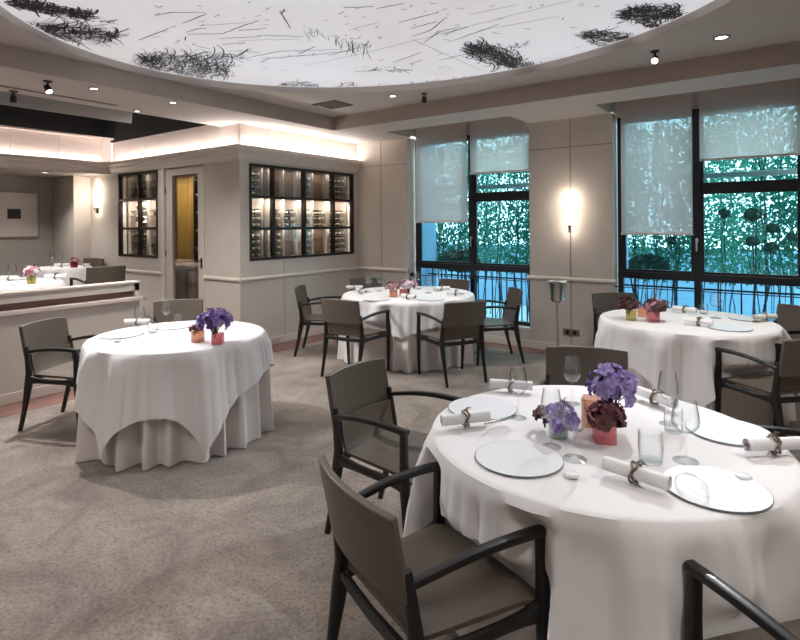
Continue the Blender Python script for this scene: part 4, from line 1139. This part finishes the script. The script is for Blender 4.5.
bunch(a[0] - .02, a[1] + .01, ZT + .075, .105, .055, 26, .034, ['maroon', 'plum', 'maroon'], 'dark maroon orchids spreading from the yellow vase on the right window table', seed=9, droop=.5, stem_to=-.05)
bunch(b2[0] + .03, b2[1] + .02, ZT + .07, .10, .06, 26, .034, ['maroon', 'plum', 'pink', 'maroon'], 'maroon and pink orchids spreading from the pink vase on the right window table', seed=10, droop=.6, stem_to=-.05)
t = empty('table_sign', (*at(755, 322, ZT), ZT)); tag(t, 'slim upright crystal stand behind the plate on the right window table', 'ornament')
MB().lathe([(0, 0), (.03, 0), (.032, .006), (.012, .012), (0, .014)], 20).build('base', 'brass', t)
MB().lathe([(.008, .012), (.016, .03), (.014, .07), (.02, .09), (.012, .12), (0, .15)], 16).build('crystal', 'glass', t)
# --- nook tables
zn = ZT + NZ
put('wine', 12, 285, 'tall wine glass at the left picture edge on the nook table', 'wine glass', gw, z=zn, sc=1.0)
put('napkin', 55, 279.5, 'rolled napkin at the right rim of the nook table', 'napkin', gn, rz=55, z=zn)
put('napkin', 10, 281, 'rolled napkin at the left of the nook table', 'napkin', gn, rz=30, z=zn)
put('plate', 22, 279, 'charger plate behind the flowers on the nook table', 'plate', gp, z=zn)
a = vase(31, 284, 'round', .042, .08, 'yellowglass', 'small golden glass vase on the nook table', z=zn)
bunch(a[0], a[1], zn + .07, .085, .065, 24, .030, ['pink', 'white', 'plum', 'white'], 'pink and white posy in the golden vase on the nook table', seed=12, droop=.6, stem_to=-.05)
put('wine', 52, 267, 'tall wine glass at the left of the small back nook table', 'wine glass', gw, z=zn)
put('wine', 60, 267, 'tall wine glass second from the left on the small back nook table', 'wine glass', gw, z=zn)
put('napkin', 62, 267.5, 'rolled napkin in front of the glasses on the small back nook table', 'napkin', gn, rz=40, z=zn)
a = vase(74, 267.5, 'cube', .036, .085, 'redglass', 'square dark red glass vase on the small back nook table', z=zn, rz=20)
bunch(a[0], a[1], zn + .07, .06, .04, 12, .026, ['plum', 'maroon', 'pink'], 'small dark red posy on the back nook table', seed=13, droop=.3, stem_to=-.05)
w = MB(); w.lathe([(0, 0), (.03, 0), (.045, .02), (.05, .05), (.047, .05), (.03, .012), (0, .01)], 24)
x, y = at(86, 267, zn); tag(w.build('sugar_bowl', 'porcelain', None, loc=(x, y, zn)), 'small white bowl at the right of the small back nook table', 'bowl')

# ------------------------------------------------------------------ champagne bucket on its stand, napkin over it
bx, by = -2.315, 6.30
t = empty('bucket_stand', (bx, by, 0)); tag(t, 'tall polished steel bucket stand in front of the panelled pier', 'bucket stand')
MB().lathe([(0, 0), (.12, 0), (.125, .008), (.11, .018), (.03, .028), (.014, .05), (0, .05)], 32).build('base', 'steel', t)
w = MB(); w.lathe([(.018, .04), (.014, .3), (.014, .62)], 16); w.lathe([(.014, .62), (.016, .63), (.016, .65), (.012, .66), (.05, .675), (.05, .68), (0, .68)], 16); w.build('pole', 'steel', t)
w = MB(); w.lathe([(.088, .70), (.094, .70), (.094, .735), (.088, .735), (.088, .70)], 32)
for k in range(4):
    a = k * PI / 2 + .4; w.sweep([(.045 * math.cos(a), .045 * math.sin(a), .678), (.09 * math.cos(a), .09 * math.sin(a), .705)], .012, .005, 6)
w.build('holder_ring', 'steel', t)
t = empty('champagne_bucket', (bx, by, .681)); tag(t, 'steel champagne bucket sitting in the stand ring', 'bucket')
MB().lathe([(0, 0), (.070, 0), (.076, .006), (.084, .09), (.100, .215), (.106, .222), (.106, .228), (.098, .226), (.082, .09), (.072, .01), (0, .008)], 36).build('bowl', 'steel', t)
for s in (-1, 1):
    w = MB(); w.tube([(s * .098, -.02, .19), (s * .125, -.02, .195), (s * .125, .02, .195), (s * .098, .02, .19)], .005, 8); w.build('handle', 'steel', t)
rows = []
for j in range(12):
    q = j / 11; row = []
    for i in range(9):
        u = 2 * i / 8 - 1; xx = -.145 + .25 * q
        zz = .232 + .006 * math.sin(6 * q + 2 * u) - (max(0, .25 - q) / .25) ** 1.3 * .035
        row.append((xx, u * .075 - .02, zz))
    rows.append(row)
tag(MB().grid(rows, .004).build('folded_napkin', 'napkin', None, loc=(bx, by, .684)), 'folded white napkin laid over the champagne bucket', 'napkin')

# ------------------------------------------------------------------ lights
def area(name, loc, rot, sx, sy, e, colr=(1, 1, 1)):
    l = bpy.data.lights.new(name, 'AREA'); l.shape = 'RECTANGLE'; l.size = sx; l.size_y = sy; l.energy = e; l.color = colr
    o = bpy.data.objects.new(name, l); C.objects.link(o); o.location = loc; o.rotation_euler = rot; return o
UP = (PI, 0, 0)
# LED strips in the cornice troughs, shining up
area('cove_front', (XC + .045, 5.53, 2.586), UP, .03, 2.2, 4.2, (1, .93, .88))
area('cove_side', (-7.25, YD - .045, 2.586), UP, 3.0, .03, 5, (1, .93, .88))
area('cove_nook', (-8.855, 1.4, 2.586), UP, .03, 5.6, 6, (1, .90, .84))
# lit shelves inside the cellar
for zz, ee in ((2.34, .8), (1.93, 7), (1.52, .8)):
    area('rack_lamp', (XC - .085, 5.56, zz), (0, R_(35), 0), .05, 1.9, ee, (1, .94, .88))
for zz, ee in ((2.37, .5), (1.97, 4), (1.53, .5)):
    area('rack_lamp', (-8.14, YD + .075, zz), (R_(25), 0, 0), 1.0, .04, ee, (1, .94, .88))
area('cellar_lamp', (-8.1, 5.1, 2.45), (0, 0, 0), 1.6, .3, 8, (1, .9, .74))
# beams of the seen downlights, then wide lamps without fixtures
def down(x, y, z, e, deg=120, soft=.08, c=(1, .965, .925)):
    l = bpy.data.lights.new('downlight_and_fill_beam', 'SPOT'); l.energy = e; l.spot_size = R_(deg); l.spot_blend = .8; l.shadow_soft_size = soft; l.color = c
    o = bpy.data.objects.new('downlight_and_fill_beam', l); C.objects.link(o); o.location = (x, y, z - .02)
down(-5.30, 2.46, ZS, 40); down(-5.26, 3.23, ZS, 45); down(-5.97, 3.23, ZS, 15); down(-3.75, 5.02, ZC, 48); down(-.50, 5.02, ZC, 60)
down(-9.35, 3.6, 2.43, 30, 120)
FILL_DL = [(-2.6, .2), (.9, 3.2), (.9, .6), (-4.2, -.6), (-.6, -1.6)]  # unseen fill lamps, added out of view to brighten the room
for (x, y) in FILL_DL:
    down(x, y, ZC, 60 if x < -2 else 88, soft=.25)
for k, (x, y) in enumerate(FILL_DL): pass
down(-7.4, 1.0, 3.0, 60, 140, .1); down(-7.2, 3.4, 3.0, 40, 140, .1)

W = bpy.data.worlds.new('sky'); bpy.context.scene.world = W; W.use_nodes = True
nt = W.node_tree; bg = nt.nodes['Background']
tc = nt.nodes.new('ShaderNodeTexCoord'); sx = nt.nodes.new('ShaderNodeSeparateXYZ'); cr = nt.nodes.new('ShaderNodeValToRGB')
cr.color_ramp.elements[0].position = .0; cr.color_ramp.elements[0].color = (.72, .88, 1.0, 1)
cr.color_ramp.elements[1].position = .25; cr.color_ramp.elements[1].color = (.90, .97, 1.0, 1)
nt.links.new(tc.outputs['Generated'], sx.inputs[0]); nt.links.new(sx.outputs['Z'], cr.inputs[0]); nt.links.new(cr.outputs[0], bg.inputs[0]); bg.inputs[1].default_value = 2.2

# ------------------------------------------------------------------ camera and view
cam = bpy.data.cameras.new('camera'); co = bpy.data.objects.new('camera', cam); C.objects.link(co)
cam.sensor_width = 36; cam.lens = F / 800 * 36; cam.shift_y = -.12; cam.clip_start = .05
co.matrix_world = Matrix.Translation((0, 0, EYE)) @ Matrix.Rotation(TH, 4, 'Z') @ Matrix.Rotation(PI / 2, 4, 'X') @ Matrix.Rotation(-.007, 4, 'Z')
sc = bpy.context.scene; sc.camera = co
sc.view_settings.view_transform = 'Standard'; sc.view_settings.look = 'None'; sc.view_settings.gamma = 1; sc.view_settings.exposure = 1.54; sc.view_settings.use_curve_mapping = False
sc.cycles.max_bounces = 10; sc.cycles.transparent_max_bounces = 24; sc.cycles.use_denoising = True
sc.cycles.sample_clamp_indirect = 6
